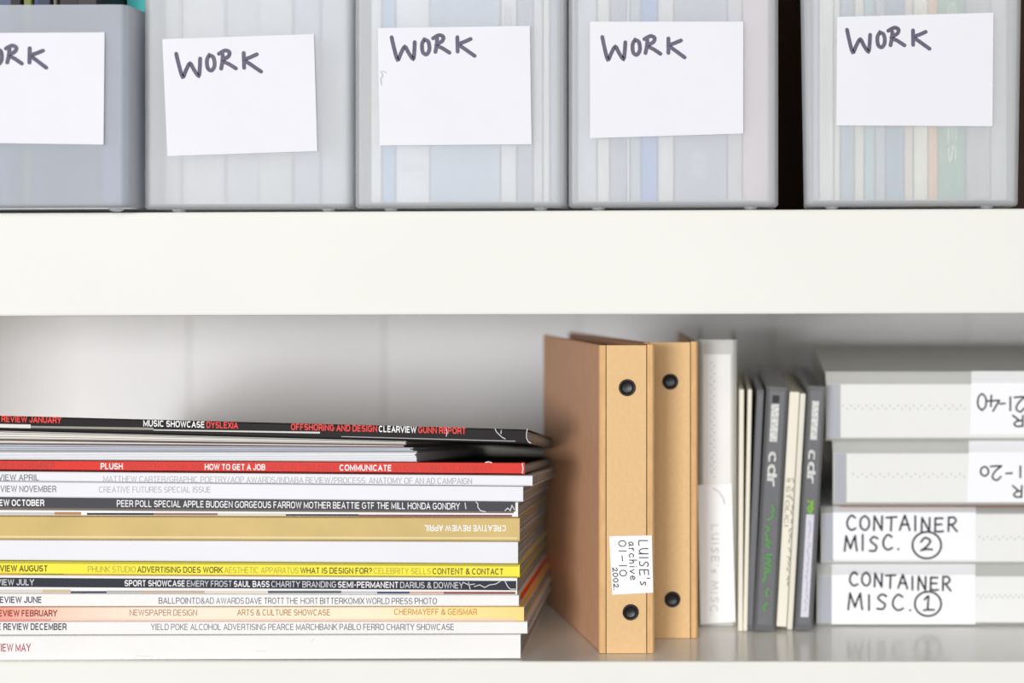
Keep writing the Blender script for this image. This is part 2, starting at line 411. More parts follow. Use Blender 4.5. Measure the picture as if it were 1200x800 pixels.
def cr(cov, word, xend, yc, cap, m, y, bold=0.018):
    k = {'JANUARY': 112, 'NOVEMBER': 117, 'APRIL': 104, 'OCTOBER': 113, 'AUGUST': 109, 'JULY': 98, 'JUNE': 98, 'FEBRUARY': 115, 'DECEMBER': 115, 'MAY': 95}[word]
    put_text(cov, 'CREATIVE REVIEW '+word, xend-k, xend, yc, cap, m, y, bold)

m_black = mat('black_spine_print', (32, 28, 28), 0.5, 0.12, 0.12, 200, (0.3, 1, 3))
m_red = mat('red_spine_print', (228, 62, 48), 0.4, 0.4, 0.06, 80, (0.4, 1, 2))
m_white = mat('white_spine_print', (227, 227, 232), 0.45, 0.35, 0.015, 40)
m_offwhite = mat('warm_white_spine_print', (236, 234, 232), 0.5, 0.35, 0.02, 40)
m_dgrey = mat('dark_grey_spine_print', (70, 69, 74), 0.45, 0.2, 0.12, 160, (0.3, 1, 3))
m_gold = mat('gold_spine_print', (204, 176, 108), 0.42, 0.3, 0.08, 40, (1, 1, 1), metal=0.0)
m_yellow = mat('yellow_spine_print', (240, 226, 50), 0.45, 0.35, 0.03, 60)
m_navy = mat('blue_black_spine_print', (52, 54, 64), 0.42, 0.4, 0.1, 120)
t_red = mat('red_lettering', (240, 58, 50), 0.5, 0.3); t_white = mat('white_lettering', (240, 240, 240), 0.5, 0.3)
t_dred = mat('dark_red_lettering', (176, 46, 42), 0.5, 0.3); t_grey = mat('grey_lettering', (128, 130, 134), 0.5, 0.3)
t_lgrey = mat('light_grey_lettering', (172, 174, 178), 0.5, 0.3); t_olive = mat('dark_olive_lettering', (78, 66, 20), 0.5, 0.3)
t_lolive = mat('light_olive_lettering', (178, 164, 56), 0.5, 0.3); t_purple = mat('dark_violet_lettering', (74, 66, 86), 0.5, 0.3)
t_mviolet = mat('mid_violet_lettering', (112, 106, 120), 0.5, 0.3); t_brown = mat('brown_lettering', (166, 120, 92), 0.5, 0.3)
t_orange = mat('orange_lettering', (206, 140, 56), 0.5, 0.3); t_ddred = mat('maroon_lettering', (140, 30, 28), 0.5, 0.3)
t_crim = mat('crimson_lettering', (178, 72, 92), 0.5, 0.3); t_slate = mat('slate_lettering', (62, 62, 74), 0.5, 0.3)
t_pale = mat('pale_grey_lettering', (206, 207, 212), 0.5, 0.3)

def peach_mat():
    m = mat('peach_spine_print', (250, 230, 205), 0.5, 0.35)
    nt = m.node_tree; N = nt.nodes; L = nt.links; b = N['Principled BSDF']
    tc = N.new('ShaderNodeTexCoord'); sx = N.new('ShaderNodeSeparateXYZ'); L.new(tc.outputs['Generated'], sx.inputs[0])
    r = N.new('ShaderNodeValToRGB'); L.new(sx.outputs['X'], r.inputs[0]); e = r.color_ramp.elements
    e[0].position = 0.0; e[0].color = lin((226, 120, 100)); e[1].position = 1.0; e[1].color = lin((250, 214, 130))
    for p, c in ((0.155, (236, 158, 136)), (0.26, (242, 206, 184)), (0.40, (245, 226, 206)), (0.74, (248, 230, 200)), (0.90, (250, 222, 152))):
        q = e.new(p); q.color = lin(c)
    L.new(r.outputs[0], b.inputs['Base Color']); return m

# bottom of the stack first
def L2(t0, t6): return magline(t0, t6)
m, c, y = magazine('thick off-white magazine at the very bottom of the stack, crimson MAY on its spine', 744.5, 743.0, 773.3, 771.5, 610, m_offwhite, 0.0026)
cr(c, 'MAY', 36, lambda p: 758.5, 9.2, t_crim, y, 0.01)
scuffs(c, [[(300, 762), (306, 763), (312, 762)], [(365, 752), (368, 748)], [(160, 768), (180, 769)]], y, 0.6)
m, c, y = magazine('off-white magazine with slate DECEMBER lettering, second from the bottom of the stack', 728, 728, 744.2, 742.8, 618, m_offwhite, 0.0032)
cr(c, 'DECEMBER', 78, lambda p: 734, 8.0, t_slate, y)
put_text(c, 'YIELD POKE ALCOHOL ADVERTISING PEARCE MARCHBANK PABLO FERRO CHARITY SHOWCASE', 177, 532, lambda p: 734.3, 7.4, t_mviolet, y)
m, c, y = magazine('peach and yellow magazine with maroon FEBRUARY lettering, low in the stack', 711, 710.5, 727.8, 727.8, 614, peach_mat(), 0.0028)
cr(c, 'FEBRUARY', 67, lambda p: 718.2, 7.6, t_ddred, y)
put_text(c, 'NEWSPAPER DESIGN', 152, 231, lambda p: 717.5, 7.4, t_brown, y)
put_text(c, 'ARTS & CULTURE SHOWCASE', 278, 387, lambda p: 717.3, 7.4, mat('ochre_lettering', (178, 136, 88)), y, 0.008)
put_text(c, 'CHERMAYEFF & GEISMAR', 462, 559, lambda p: 716.6, 7.4, t_orange, y, 0.008)
bars(c, [(-100, 60, L2(725, 725), L2(727, 727), (228, 150, 150)), (60, 606, L2(725.5, 725.0), L2(727.2, 727.4), (240, 200, 186))], y)
def bleed_pages():
    m = mat('page_edges_orange_bleed', (190, 190, 186), 0.7, 0.2); nt = m.node_tree; N = nt.nodes; L = nt.links
    tc = N.new('ShaderNodeTexCoord'); sx = N.new('ShaderNodeSeparateXYZ'); L.new(tc.outputs['Generated'], sx.inputs[0])
    r = N.new('ShaderNodeValToRGB'); r.color_ramp.interpolation = 'CONSTANT'; e = r.color_ramp.elements
    e[0].position = 0; e[0].color = lin((190, 188, 180)); e[1].position = 0.05; e[1].color = lin((240, 110, 30))
    L.new(sx.outputs['Y'], r.inputs[0]); L.new(r.outputs[0], N['Principled BSDF'].inputs['Base Color']); return m
m, c, y = magazine('off-white magazine with violet JUNE lettering, between the peach spine and the blue-black spine', 695.2, 697, 710.8, 710.3, 608, m_offwhite, 0.0034, pages=bleed_pages())
cr(c, 'JUNE', 49, lambda p: 702.5, 7.6, t_purple, y)
for s, a, b, mm in (('BALLPOINT', 186, 229, t_slate), ('D&AD AWARDS', 230, 286, t_mviolet), ('DAVE TROTT', 288, 333, t_slate), ('THE HORT', 335, 373, t_mviolet), ('BITTERKOMIX', 375, 427, t_slate), ('WORLD PRESS PHOTO', 429, 512, t_purple)):
    put_text(c, s, a, b, lambda p: 703.2+p*0.0015, 7.2, mm, y)
m, c, y = magazine('magazine with blue-black spine and white JULY lettering, below the yellow one', 673, 676.4, 695, 696.8, 606, m_offwhite, 0.0030)
bars(c, [(-110, 605, L2(676.6, 680.4), L2(687.4, 691.4), (46, 48, 58)),
         (-110, 50, L2(690.5, 691), L2(694.5, 695), (214, 206, 200)), (50, 83, L2(690.5, 691), L2(694.3, 695), (206, 182, 152)), (83, 125, L2(692.4, 692), L2(694.8, 695), (74, 72, 92)),
         (125, 165, L2(691.6, 692), L2(694.5, 695), (170, 174, 172)), (165, 240, L2(691.6, 692), L2(694.5, 695), (192, 168, 150)), (240, 314, L2(692, 692), L2(694.6, 695), (220, 208, 192)),
         (314, 400, L2(691.8, 692), L2(694.6, 695), (92, 96, 108)), (400, 442, L2(692.2, 692.6), L2(694.6, 695.2), (190, 190, 196)), (442, 480, L2(692.4, 693), L2(694.8, 695.6), (64, 76, 118)),
         (480, 520, L2(692.4, 693), L2(694.8, 695.6), (206, 164, 142)), (520, 604, L2(692.4, 693.2), L2(695, 695.8), (140, 72, 72))], y)
yc = lambda p: 682.0+p*0.0066
cr(c, 'JULY', 40, lambda p: 682, 7.2, t_pale, y, 0.012)
for s, a, b, mm in (('SPORT SHOWCASE', 146, 217, t_white), ('EMERY FROST', 219, 272, t_pale), ('SAUL BASS', 274, 316, t_white), ('CHARITY BRANDING', 318, 394, t_pale), ('SEMI-PERMANENT', 396, 467, t_white), ('DARIUS & DOWNEY', 469, 543, t_pale)):
    put_text(c, s, a, b, yc, 7.2, mm, y, 0.015 if mm is t_white else 0.006)
scuffs(c, [[(543, 682), (549, 685), (556, 684)], [(549, 682), (551, 690)], [(556, 687), (562, 685), (568, 688), (574, 685), (581, 684), (586, 681)], [(592, 681), (595, 687), (598, 690), (604, 690)]], y, 1.0)
m, c, y = magazine('bright yellow magazine with dark AUGUST lettering on its spine', 656.5, 660.6, 672.8, 676.1, 609, m_yellow, 0.0028)
bars(c, [(-110, 608, L2(656.9, 661.2), L2(659.8, 663.6), (188, 176, 60)),
         (-110, 25, L2(671.3, 675), L2(672.4, 676), (214, 130, 60)), (25, 75, L2(671.6, 675), L2(672.4, 676), (90, 88, 60)), (75, 330, L2(671.6, 675), L2(672.4, 675.8), (196, 140, 90)), (330, 606, L2(671.8, 675.1), L2(672.5, 675.8), (170, 166, 70))], y)
yc = lambda p: 666.0+p*0.0060
cr(c, 'AUGUST', 56, lambda p: 665.8, 7.4, t_olive, y)
for s, a, b, mm in (('PHUNK STUDIO', 103, 159, t_lolive), ('ADVERTISING DOES WORK', 161, 261, t_olive), ('AESTHETIC APPARATUS', 263, 350, t_lolive), ('WHAT IS DESIGN FOR?', 352, 436, t_olive), ('CELEBRITY SELLS', 438, 505, t_lolive), ('CONTENT & CONTACT', 507, 590, t_olive)):
    put_text(c, s, a, b, yc, 7.2, mm, y, 0.012 if mm is t_olive else 0)
m, c, y = magazine('thick plain white magazine directly under the gold one', 631.8, 634, 656.2, 660.4, 607, m_white, 0.0034)
m, c, y = magazine('thick gold magazine lying upside down, white lettering inverted on its spine', 603.8, 605.8, 631.5, 633.6, 609, m_gold, 0.0026)
put_text(c, 'CREATIVE REVIEW APRIL', 497, 593, lambda p: 618.6+(p-545)*0.002, 7.2, t_white, y, 0.02, flip=True)
bars(c, [(-110, 606, L2(627.5, 629.3), L2(629.6, 631.2), (228, 210, 160))], y)
m, c, y = magazine('dark grey magazine with white OCTOBER lettering, above the gold one', 582.2, 587.4, 603.5, 605.4, 607, m_offwhite, 0.0032)
bars(c, [(-110, 604, L2(582.6, 587.8), L2(594.5, 599.2), (68, 67, 73)), (-110, 602, L2(594.5, 599.2), L2(597.4, 601.2), (112, 104, 98)), (-110, 64, L2(600, 601.6), L2(602.8, 604.6), (196, 192, 190)), (64, 95, L2(599.4, 601.6), L2(602.8, 604.6), (176, 132, 84)),
         (102, 180, L2(600.6, 601.6), L2(602.8, 604.6), (44, 44, 50)), (180, 255, L2(600.6, 601.6), L2(602.8, 604.6), (150, 100, 82)), (255, 335, L2(600.9, 601.9), L2(602.8, 604.6), (210, 200, 184)), (335, 420, L2(601.6, 602.5), L2(603, 605), (38, 36, 40)), (420, 600, L2(602, 603), L2(603.3, 605.1), (128, 50, 58))], y)
yc = lambda p: 588.6+p*0.0080
cr(c, 'OCTOBER', 52, lambda p: 588.8, 7.6, t_white, y, 0.02)
put_text(c, 'PEER POLL SPECIAL APPLE BUDGEN GORGEOUS FARROW MOTHER BEATTIE GTF THE MILL HONDA GONDRY', 137, 539, yc, 7.8, t_white, y, 0.008)
scuffs(c, [[(558, 588), (560, 590), (560, 594), (563, 598), (569, 599.5)], [(545, 589), (546, 596)], [(592, 598), (595, 595), (598, 598), (600, 592), (603, 597)]], y, 1.1)
m, c, y = magazine('white magazine with grey NOVEMBER lettering and a plain spine end, above the dark grey one', 563, 568.8, 581.9, 587.2, 613, m_white, 0.0030)
cr(c, 'NOVEMBER', 66, lambda p: 572.6, 7.6, t_grey, y, 0.012)
put_text(c, 'CREATIVE FUTURES SPECIAL ISSUE', 116, 247, lambda p: 573.4, 7.2, t_lgrey, y)
m, c, y = magazine('white magazine with grey APRIL lettering, directly under the red one', 551, 555.8, 562.8, 568.5, 624, m_white, 0.0026)
cr(c, 'APRIL', 46, lambda p: 559.2, 7.4, t_grey, y, 0.012)
put_text(c, 'MATTHEW CARTER/GRAPHIC POETRY/AOP AWARDS/INDABA REVIEW/PROCESS: ANATOMY OF AN AD CAMPAIGN', 121, 553, lambda p: 560.2+p*0.006, 7.2, t_lgrey, y)
m, c, y = magazine('red magazine with white HOW TO GET A JOB lettering on its spine', 538.6, 541.6, 550.8, 555.5, 615, m_black, 0.0034)
bars(c, [(-112, 615, L2(538.7, 541.7), L2(550.7, 555.4), (218, 54, 42)), (-110, 612, L2(549.6, 554.4), L2(550.5, 555.2), (128, 30, 36)), (-110, 612, L2(538.8, 541.8), L2(539.7, 542.4), (150, 34, 36))], y)
yc = lambda p: 545.3+p*0.006
cr(c, 'NOVEMBER', 64, lambda p: 545.3, 7.6, t_dred, y, 0.012)
for s, a, b, mm in (('PLUSH', 118, 144, t_white), ('TRANSPORT SHOWCASE', 146, 238, t_dred), ('HOW TO GET A JOB', 240, 311, t_white), ('MARCUS TOMLINSON', 314, 396, t_dred), ('COMMUNICATE', 398, 459, t_white), ('WHOSE WORK IS IT ANYWAY?', 461, 576, t_dred)):
    put_text(c, s, a, b, yc, 7.2, mm, y, 0.02 if mm is t_white else 0.0)
scuffs(c, [[(569, 541.6), (572, 541), (576, 541.8)], [(612, 543), (613, 549), (612, 554)]], y, 1.3)
# four thin ones with their page edges forward, ending short of the others
pg_white = mat('white_page_edges', (238, 239, 243), 0.75, 0.2, 0.03, 500, (0.1, 1, 6))
pg_cream = mat('cream_page_edges', (230, 225, 214), 0.75, 0.2, 0.04, 500, (0.1, 1, 6))
pg_blue = mat('blue_grey_page_edges', (196, 200, 212), 0.75, 0.2, 0.06, 500, (0.1, 1, 6))
cov_dr = mat('dark_red_cover_stock', (96, 62, 58), 0.5, 0.3); cov_gr = mat('grey_cover_stock', (176, 174, 172), 0.5, 0.3)
magazine('white journal with page edges forward, resting on the red magazine', 527.0, 527.5, 538.3, 541.3, 489, cov_gr, 0.004, pages=pg_white, edge=True, depth=0.21)
magazine('thin journal with blue-grey page edges forward, fourth layer from the top of the stack', 519.6, 524.3, 526.7, 527.2, 484, pg_blue, 0.0046, pages=pg_blue, edge=True, depth=0.21)
magazine('very thin cream journal with page edges forward, third from the top of the stack', 513.6, 521.8, 519.3, 524.0, 474, cov_dr, 0.0042, pages=pg_cream, edge=True, depth=0.21)
magazine('cream journal with page edges forward, under the topmost black magazine', 503.5, 519.0, 513.3, 521.5, 476, cov_gr, 0.0038, pages=pg_cream, edge=True, depth=0.21)
m, c, y = magazine('black magazine on top of the stack with red and white spine lettering', 485.6, 501.3, 503.2, 518.7, 618, m_black, 0.0030, droop=0.0062)
bars(c, [(-110, 10, L2(495.4, 500), L2(496.6, 500), (40, 34, 34)), (-110, 36, L2(496.6, 507), L2(500.8, 514), (222, 220, 214)), (36, 180, L2(498.3, 507), L2(500.6, 511), (150, 146, 140)), (180, 375, L2(500.3, 509), L2(500.9, 512), (210, 206, 202)),
         (400, 604, L2(500.3, 516.2), L2(501.0, 517.1), (176, 174, 176))], y)
yc = lambda p: 490.4+(p)*0.0242
cr(c, 'JANUARY', 72, yc, 7.4, t_red, y, 0.02)
for s, a, b, mm in (('MUSIC SHOWCASE', 168, 240, t_white), ('DYSLEXIA', 242, 279, t_red), ('OFFSHORING AND DESIGN', 341, 442, t_red), ('CLEARVIEW', 444, 488, t_white), ('GUNN REPORT', 490, 546, t_red)):
    put_text(c, s, a, b, (lambda p: 491.6+p*0.0240), 7.6, mm, y, 0.018)
scuffs(c, [[(580, 502), (582, 506), (586, 510), (589, 512.5), (592, 514)], [(587.5, 504), (587, 508)], [(523, 502), (524, 507), (523, 511)], [(618, 502), (617, 508), (617, 513), (619, 517), (622, 519)]], y, 0.9)

# ------------------------------------------------------------------ kraft ring binders
ZB = FLOOR+0.0002
def slab(ax, ay, bx, by, z0, z1, t, b=0.0006):
    dx, dy = bx-ax, by-ay; l = math.hypot(dx, dy); ux, uy = dx/l, dy/l
    return boxv(0, l, -t/2, t/2, z0, z1, b, 1, lambda c: Vector((ax+ux*c.x-uy*c.y, ay+uy*c.x+ux*c.y, c.z)))
def rivet(cx, cz, y, r):
    prof = [(0.02*r, 0.0003), (0.55*r, 0.0002), (0.74*r, -0.0001), (0.84*r, -0.0007), (0.95*r, -0.0005), (r, 0.0), (r, 0.0012)]
    V = []; F = []; n = 28
    for rr, d in prof:
        for k in range(n): V.append(Vector((cx+rr*math.cos(k*2*math.pi/n), y+d-0.0006, cz+rr*math.sin(k*2*math.pi/n))))
    for i in range(len(prof)-1):
        for k in range(n): F.append((i*n+k, i*n+(k+1) % n, (i+1)*n+(k+1) % n, (i+1)*n+k))
    F.append(tuple(range(n))); return V, F
def binder(label, xl, xr, y, ztop, lang, llen, rang, rlen, rivs, main):
    t = thing('ring_binder', label, 'binder', ((xl+xr)/2, y+0.05, ZB), 'kraft ring binders')
    e = 0.0034
    prof = [(xl+0.0006, y+0.0016), (xl+0.0002, y+0.0009), (xl+0.0010, y+0.0003), (xl+e-0.0006, y+0.0003), (xl+e-0.0002, y+0.0008), (xl+e+0.0004, y), (xr-e-0.0004, y), (xr-e+0.0002, y+0.0008),
            (xr-e+0.0006, y+0.0003), (xr-0.0010, y+0.0003), (xr-0.0002, y+0.0009), (xr-0.0006, y+0.0016)]
    mid_ = prism([(xl+e+0.0004, y), (xr-e-0.0004, y), (xr-e-0.0004, y+0.002), (xl+e+0.0004, y+0.002)], ZB, ztop, lambda p, z: Vector((p[0], p[1], z)))
    sp = mk('spine', *mid_, kraft, t)
    for s, name in ((0, 'hinge'), (1, 'hinge')):
        q = [(xl, y+0.0012), (xl+0.0008, y+0.0002), (xl+e-0.0003, y+0.0002), (xl+e, y+0.0004), (xl+e, y+0.002), (xl, y+0.0024)]
        if s: q = [(xl+xr-a, b) for a, b in q]
        mk(name, *prism(q, ZB, ztop+(0.0004 if s else 0.0), lambda p, z: Vector((p[0], p[1], z))), kraft_edge, t)
    a0 = (xl+0.001, y+0.0032)
    mk('cover', *slab(a0[0], a0[1], xl-math.sin(lang)*llen, y+math.cos(lang)*llen, ZB, ztop, 0.0021), kraft_side, t)
    mk('cover', *slab(xr-0.0012, y+0.0032, xr-math.sin(rang)*rlen, y+math.cos(rang)*rlen, ZB, ztop, 0.0021), kraft_side, t)
    for px, py, r in rivs:
        mk('rivet', *rivet(PX(px, y), PZ(py, y), y, r), rivet_m, t, True)
    # sheets held by the rings inside
    k = 0.80; parts = []
    n = 9
    for i in range(n):
        s = (i+1.2)/(n+1.4); ang = lang*(1-s)+rang*s
        ax = xl+(xr-xl)*s; L = min(llen, rlen)*0.93
        parts.append(slab(ax-math.sin(ang)*0.016, y+0.016, ax-math.sin(ang)*L, y+math.cos(ang)*L, ZB+0.006, ztop-0.007-0.0006*(i % 3), 0.0007, 0))
    mk('sheets', *join(*parts), paper, t)
    return t, sp
y1 = 0.0133
b1, sp1 = binder('brown kraft ring binder with a handwritten white label on its spine', PX(701.5, y1), PX(766.5, y1), y1, PZ(404.5, y1), 0.344, 0.115, 0.400, 0.116, [(735, 454, 0.0041), (739, 717, 0.0039)], True)
y2 = 0.0405
b2, sp2 = binder('unlabelled kraft ring binder half hidden behind the labelled one', -0.0330, PX(817.5, y2), y2, PZ(401, y2), 0.400, 0.124, 0.10, 0.12, [(785.5, 447, 0.0040), (788, 702, 0.0040)], False)

# stroke letters on a 1 x 1 cell (y up)
GL = {
 'C': [[(0.85, 0.85), (0.5, 1.0), (0.15, 0.7), (0.1, 0.3), (0.45, 0.0), (0.9, 0.12)]],
 'O': [[(0.5, 1), (0.12, 0.75), (0.1, 0.25), (0.5, 0), (0.88, 0.25), (0.88, 0.75), (0.5, 1)]],
 'N': [[(0.1, 0), (0.12, 0.5), (0.15, 1)], [(0.15, 1), (0.5, 0.5), (0.85, 0.02)], [(0.85, 0.02), (0.87, 0.5), (0.88, 1)]],
 'T': [[(0.0, 0.93), (0.5, 0.97), (1.0, 1.0)], [(0.5, 0.97), (0.48, 0.5), (0.45, 0)]],
 'A': [[(0.02, 0), (0.25, 0.5), (0.5, 1)], [(0.5, 1), (0.75, 0.5), (0.97, 0)], [(0.2, 0.35), (0.5, 0.38), (0.85, 0.36)]],
 'I': [[(0.5, 1), (0.5, 0.5), (0.5, 0)]],
 'E': [[(0.15, 1), (0.13, 0.5), (0.12, 0)], [(0.15, 0.98), (0.5, 1), (0.85, 1.0)], [(0.14, 0.52), (0.45, 0.53), (0.75, 0.55)], [(0.12, 0.02), (0.5, 0), (0.9, 0.04)]],
 'R': [[(0.15, 1), (0.14, 0.5), (0.12, 0)], [(0.15, 0.95), (0.6, 1), (0.85, 0.78), (0.6, 0.52), (0.18, 0.46)], [(0.4, 0.48), (0.65, 0.25), (0.95, 0)]],
 'M': [[(0.02, 0), (0.08, 0.5), (0.14, 1)], [(0.14, 1), (0.3, 0.6), (0.48, 0.15)], [(0.48, 0.15), (0.65, 0.6), (0.85, 1)], [(0.85, 1), (0.9, 0.5), (0.98, 0)]],
 'S': [[(0.85, 0.88), (0.5, 1.0), (0.2, 0.78), (0.45, 0.55), (0.75, 0.35), (0.6, 0.05), (0.12, 0.06)]],
 'L': [[(0.15, 1), (0.15, 0.5), (0.15, 0.03)], [(0.15, 0.03), (0.5, 0), (0.85, 0.02)]],
 'U': [[(0.12, 1), (0.14, 0.35), (0.45, 0.02), (0.8, 0.25), (0.86, 1)], [(0.86, 1), (0.86, 0.4), (0.88, -0.05)]],
 '.': [[(0.45, 0.0), (0.52, 0.03)]],
 "'": [[(0.5, 1.05), (0.45, 0.8)]],
 's': [[(0.75, 0.55), (0.45, 0.62), (0.25, 0.48), (0.5, 0.33), (0.7, 0.15), (0.2, 0.02)]],
 'a': [[(0.75, 0.58), (0.4, 0.6), (0.15, 0.3), (0.4, 0.0), (0.7, 0.3), (0.75, 0.58)], [(0.75, 0.58), (0.75, 0.2), (0.9, 0)]],
 'r': [[(0.2, 0.6), (0.22, 0.3), (0.22, 0)], [(0.22, 0.35), (0.45, 0.6), (0.8, 0.58)]],
 'c': [[(0.8, 0.5), (0.45, 0.6), (0.15, 0.3), (0.45, 0), (0.85, 0.1)]],
 'h': [[(0.2, 1), (0.2, 0.5), (0.2, 0)], [(0.2, 0.3), (0.5, 0.58), (0.75, 0.4), (0.78, 0)]],
 'i': [[(0.5, 0.58), (0.5, 0.3), (0.5, 0)], [(0.5, 0.85), (0.52, 0.88)]],
 'v': [[(0.12, 0.6), (0.3, 0.3), (0.45, 0)], [(0.45, 0), (0.65, 0.3), (0.85, 0.6)]],
 'e': [[(0.15, 0.3), (0.8, 0.36), (0.5, 0.62), (0.15, 0.35), (0.3, 0.02), (0.85, 0.08)]],
 '0': [[(0.5, 1), (0.15, 0.75), (0.15, 0.25), (0.5, 0), (0.85, 0.25), (0.85, 0.75), (0.5, 1)]],
 '1': [[(0.5, 1), (0.5, 0.5), (0.5, 0)]],
 '2': [[(0.15, 0.75), (0.45, 1), (0.8, 0.8), (0.6, 0.4), (0.1, 0.03)], [(0.1, 0.03), (0.5, 0.03), (0.95, 0.06)]],
 '4': [[(0.55, 1), (0.3, 0.65), (0.05, 0.32)], [(0.05, 0.32), (0.5, 0.34), (0.98, 0.36)], [(0.72, 0.7), (0.7, 0.3), (0.68, 0)]],
 '-': [[(0.15, 0.42), (0.85, 0.46)]],
}
WIDTH = {'I': 0.45, '.': 0.35, "'": 0.3, 'i': 0.5, '1': 0.45, 'M': 1.15, 'r': 0.8, 's': 0.85}
def write(s, x0, x1, ybase, h, jit=0.03, gap=0.22, rnd=None):
    """returns polylines in a frame with x right and y up"""
    rnd = rnd or random; ws = [0.5 if ch == ' ' else WIDTH.get(ch, 1.0) for ch in s]
    tot = sum(ws)+gap*(len(s)-1); u = (x1-x0)/tot; x = x0; out = []
    for ch, wd in zip(s, ws):
        if ch != ' ':
            dy = rnd.uniform(-jit, jit)*h; sc = 1+rnd.uniform(-jit, jit)
            for ln in GL[ch]: out.append([(x+p[0]*wd*u, (ybase(x) if callable(ybase) else ybase)+dy+p[1]*h*sc) for p in ln])
        x += (wd+gap)*u
    return out
def paper_quad(name, corners, y, t, parent, m=None, lab=None, curl=0.0, nx=10, ny=6):
    """thin sheet over four frame-pixel corners (tl, tr, br, bl) at depth y"""
    tl, tr, br, bl = corners; V = []; F = []
    for side in (0, 1):
        for j in range(ny+1):
            for i in range(nx+1):
                a, b = i/nx, j/ny
                px = (tl[0]*(1-a)+tr[0]*a)*(1-b)+(bl[0]*(1-a)+br[0]*a)*b
                py = (tl[1]*(1-a)+tr[1]*a)*(1-b)+(bl[1]*(1-a)+br[1]*a)*b
                q = W(px, py, y); lift = curl*(abs(2*a-1)**4)*(0.4+0.6*b)
                q.y = y-(t if side == 0 else 0)-lift; V.append(q)
    n = (nx+1)*(ny+1)
    for j in range(ny):
        for i in range(nx):
            k = j*(nx+1)+i; F.append((k, k+1, k+nx+2, k+nx+1)); F.append((n+k, n+k+nx+1, n+k+nx+2, n+k+1))
    rim = [i for i in range(nx+1)]+[(j+1)*(nx+1)-1 for j in range(1, ny+1)]+[ny*(nx+1)+i for i in range(nx-1, -1, -1)]+[j*(nx+1) for j in range(ny-1, 0, -1)]
    for i in range(len(rim)):
        a, b = rim[i], rim[(i+1) % len(rim)]; F.append((a, n+a, n+b, b))
    return mk(name, V, F, m or card_label, parent, label=lab)
def onplane(y): return lambda x, yy, l: (lambda q: Vector((q.x, y-l, q.z)))(W(x, yy, y))
def hand(lines, wid, y, parent, m=ink, name='handwriting', tf=None, lab=None):
    if tf: lines = [[tf(p) for p in ln] for ln in lines]
    return mk(name, *strokes(lines, wid, onplane(y)), m, parent, label=lab)

lb = paper_quad('paper_label', [(714, 628), (764, 627), (765.5, 694), (717.5, 696.5)], y1-0.0001, 0.0002, b1, mat('bright_label_card', (243, 243, 246), 0.6, 0.3), lab='white handwritten label on the spine')
R_ = random.Random(3)
# reading downwards: local (along, up) -> pixels (x = base + up, y = start + along)
def down(x0, y0, tilt=0.04): return lambda p: (x0+p[1]-p[0]*tilt*-1, y0+p[0])
hand(write("LUISE's", 0, 55, 0, 10.5, 0.02, 0.2, R_), 1.1, y1-0.0004, lb, tf=down(748.5, 632.0, 0.03))
hand(write("archive", 0, 46, 0, 8.6, 0.02, 0.2, R_), 1.0, y1-0.0004, lb, tf=down(736.5, 634, 0.05))
hand(write("01-10", 0, 43, 0, 8.5, 0.02, 0.3, R_), 1.0, y1-0.0004, lb, tf=down(724.8, 632.5, 0.03))
hand(write("2002.", 0, 27, 0, 5.6, 0.02, 0.2, R_), 1.0, y1-0.0004, lb, tf=down(717.8, 664.5, 0.06))

# ------------------------------------------------------------------ white plastic binder standing beside them
y3 = 0.064
wb = thing('plastic_binder', 'milky white plastic binder standing upright right of the kraft binders', 'binder', (PX(840, y3), y3+0.08, ZB))
xa, xb = PX(817.8, y3), PX(863.5, y3); zt3 = PZ(398, y3); t_ = 0.0009
prof = [(xa, y3+0.15), (xa, y3+0.002), (xa+0.002, y3), (xb-0.002, y3), (xb, y3+0.002), (xb, y3+0.15), (xb-t_, y3+0.15), (xb-t_, y3+0.0025), (xb-0.0025, y3+t_), (xa+0.0025, y3+t_), (xa+t_, y3+0.0025), (xa+t_, y3+0.15)]
n = len(prof); V = [Vector((p[0], p[1], ZB)) for p in prof]+[Vector((p[0], p[1], zt3)) for p in prof]
F = [(i, (i+1) % n, n+(i+1) % n, n+i) for i in range(n)]+[(b+i, b+i+1, b+10-i, b+11-i) for b in (0, n) for i in range(5)]
shell = mk('cover', V, F, pp_sheet, wb)
ins = mk('spine_insert', *boxv(xa+0.0028, xb-0.0032, y3-0.0001, y3+0.0004, ZB+0.003, PZ(415, y3)), insert_paper, wb)
mk('sheets', *boxv(xa+0.0015, xb-0.0018, y3+0.0028, y3+0.14, ZB+0.003, zt3-0.02), paper, wb)
def zig(x0, x1, yc, amp, step, y, parent, vertical=False, m=None):
    V = []; F = []; f = onplane(y); x = x0; i = 0
    while x < x1:
        o = amp if i % 2 else -amp; cx, cy = (x, yc+o) if not vertical else (yc+o, x)
        k = len(V); r = 1.1
        V += [f(cx+r*math.cos(a*math.pi/3), cy+r*0.8*math.sin(a*math.pi/3), 0) for a in range(6)]; F.append(tuple(range(k, k+6)))
        x += step; i += 1
    mk('stitch_holes', V, F, m or dot_m, parent)
zig(425, 560, 835.5, 1.6, 4.3, y3-0.0002, shell, True)
lab3 = paper_quad('paper_label', [(817.5, 568), (857.5, 566), (862, 728), (821, 731)], y3-0.0007, 0.0002, wb, mat('white_label_sheet', (240, 241, 241), 0.6, 0.3), lab='long white label with faint pencil writing', curl=0.0004)
hand(write("LUISE's MISC.", 0, 108, 0, 8, 0.04, 0.25, R_), 1.0, y3-0.0016, lab3, faint_ink, tf=lambda p: (834+p[1]+p[0]*-0.01, 614+p[0]))
hand([[(836, 572), (842, 576), (847, 583), (849, 590)]], 1.3, y3-0.0016, lab3, faint_ink)

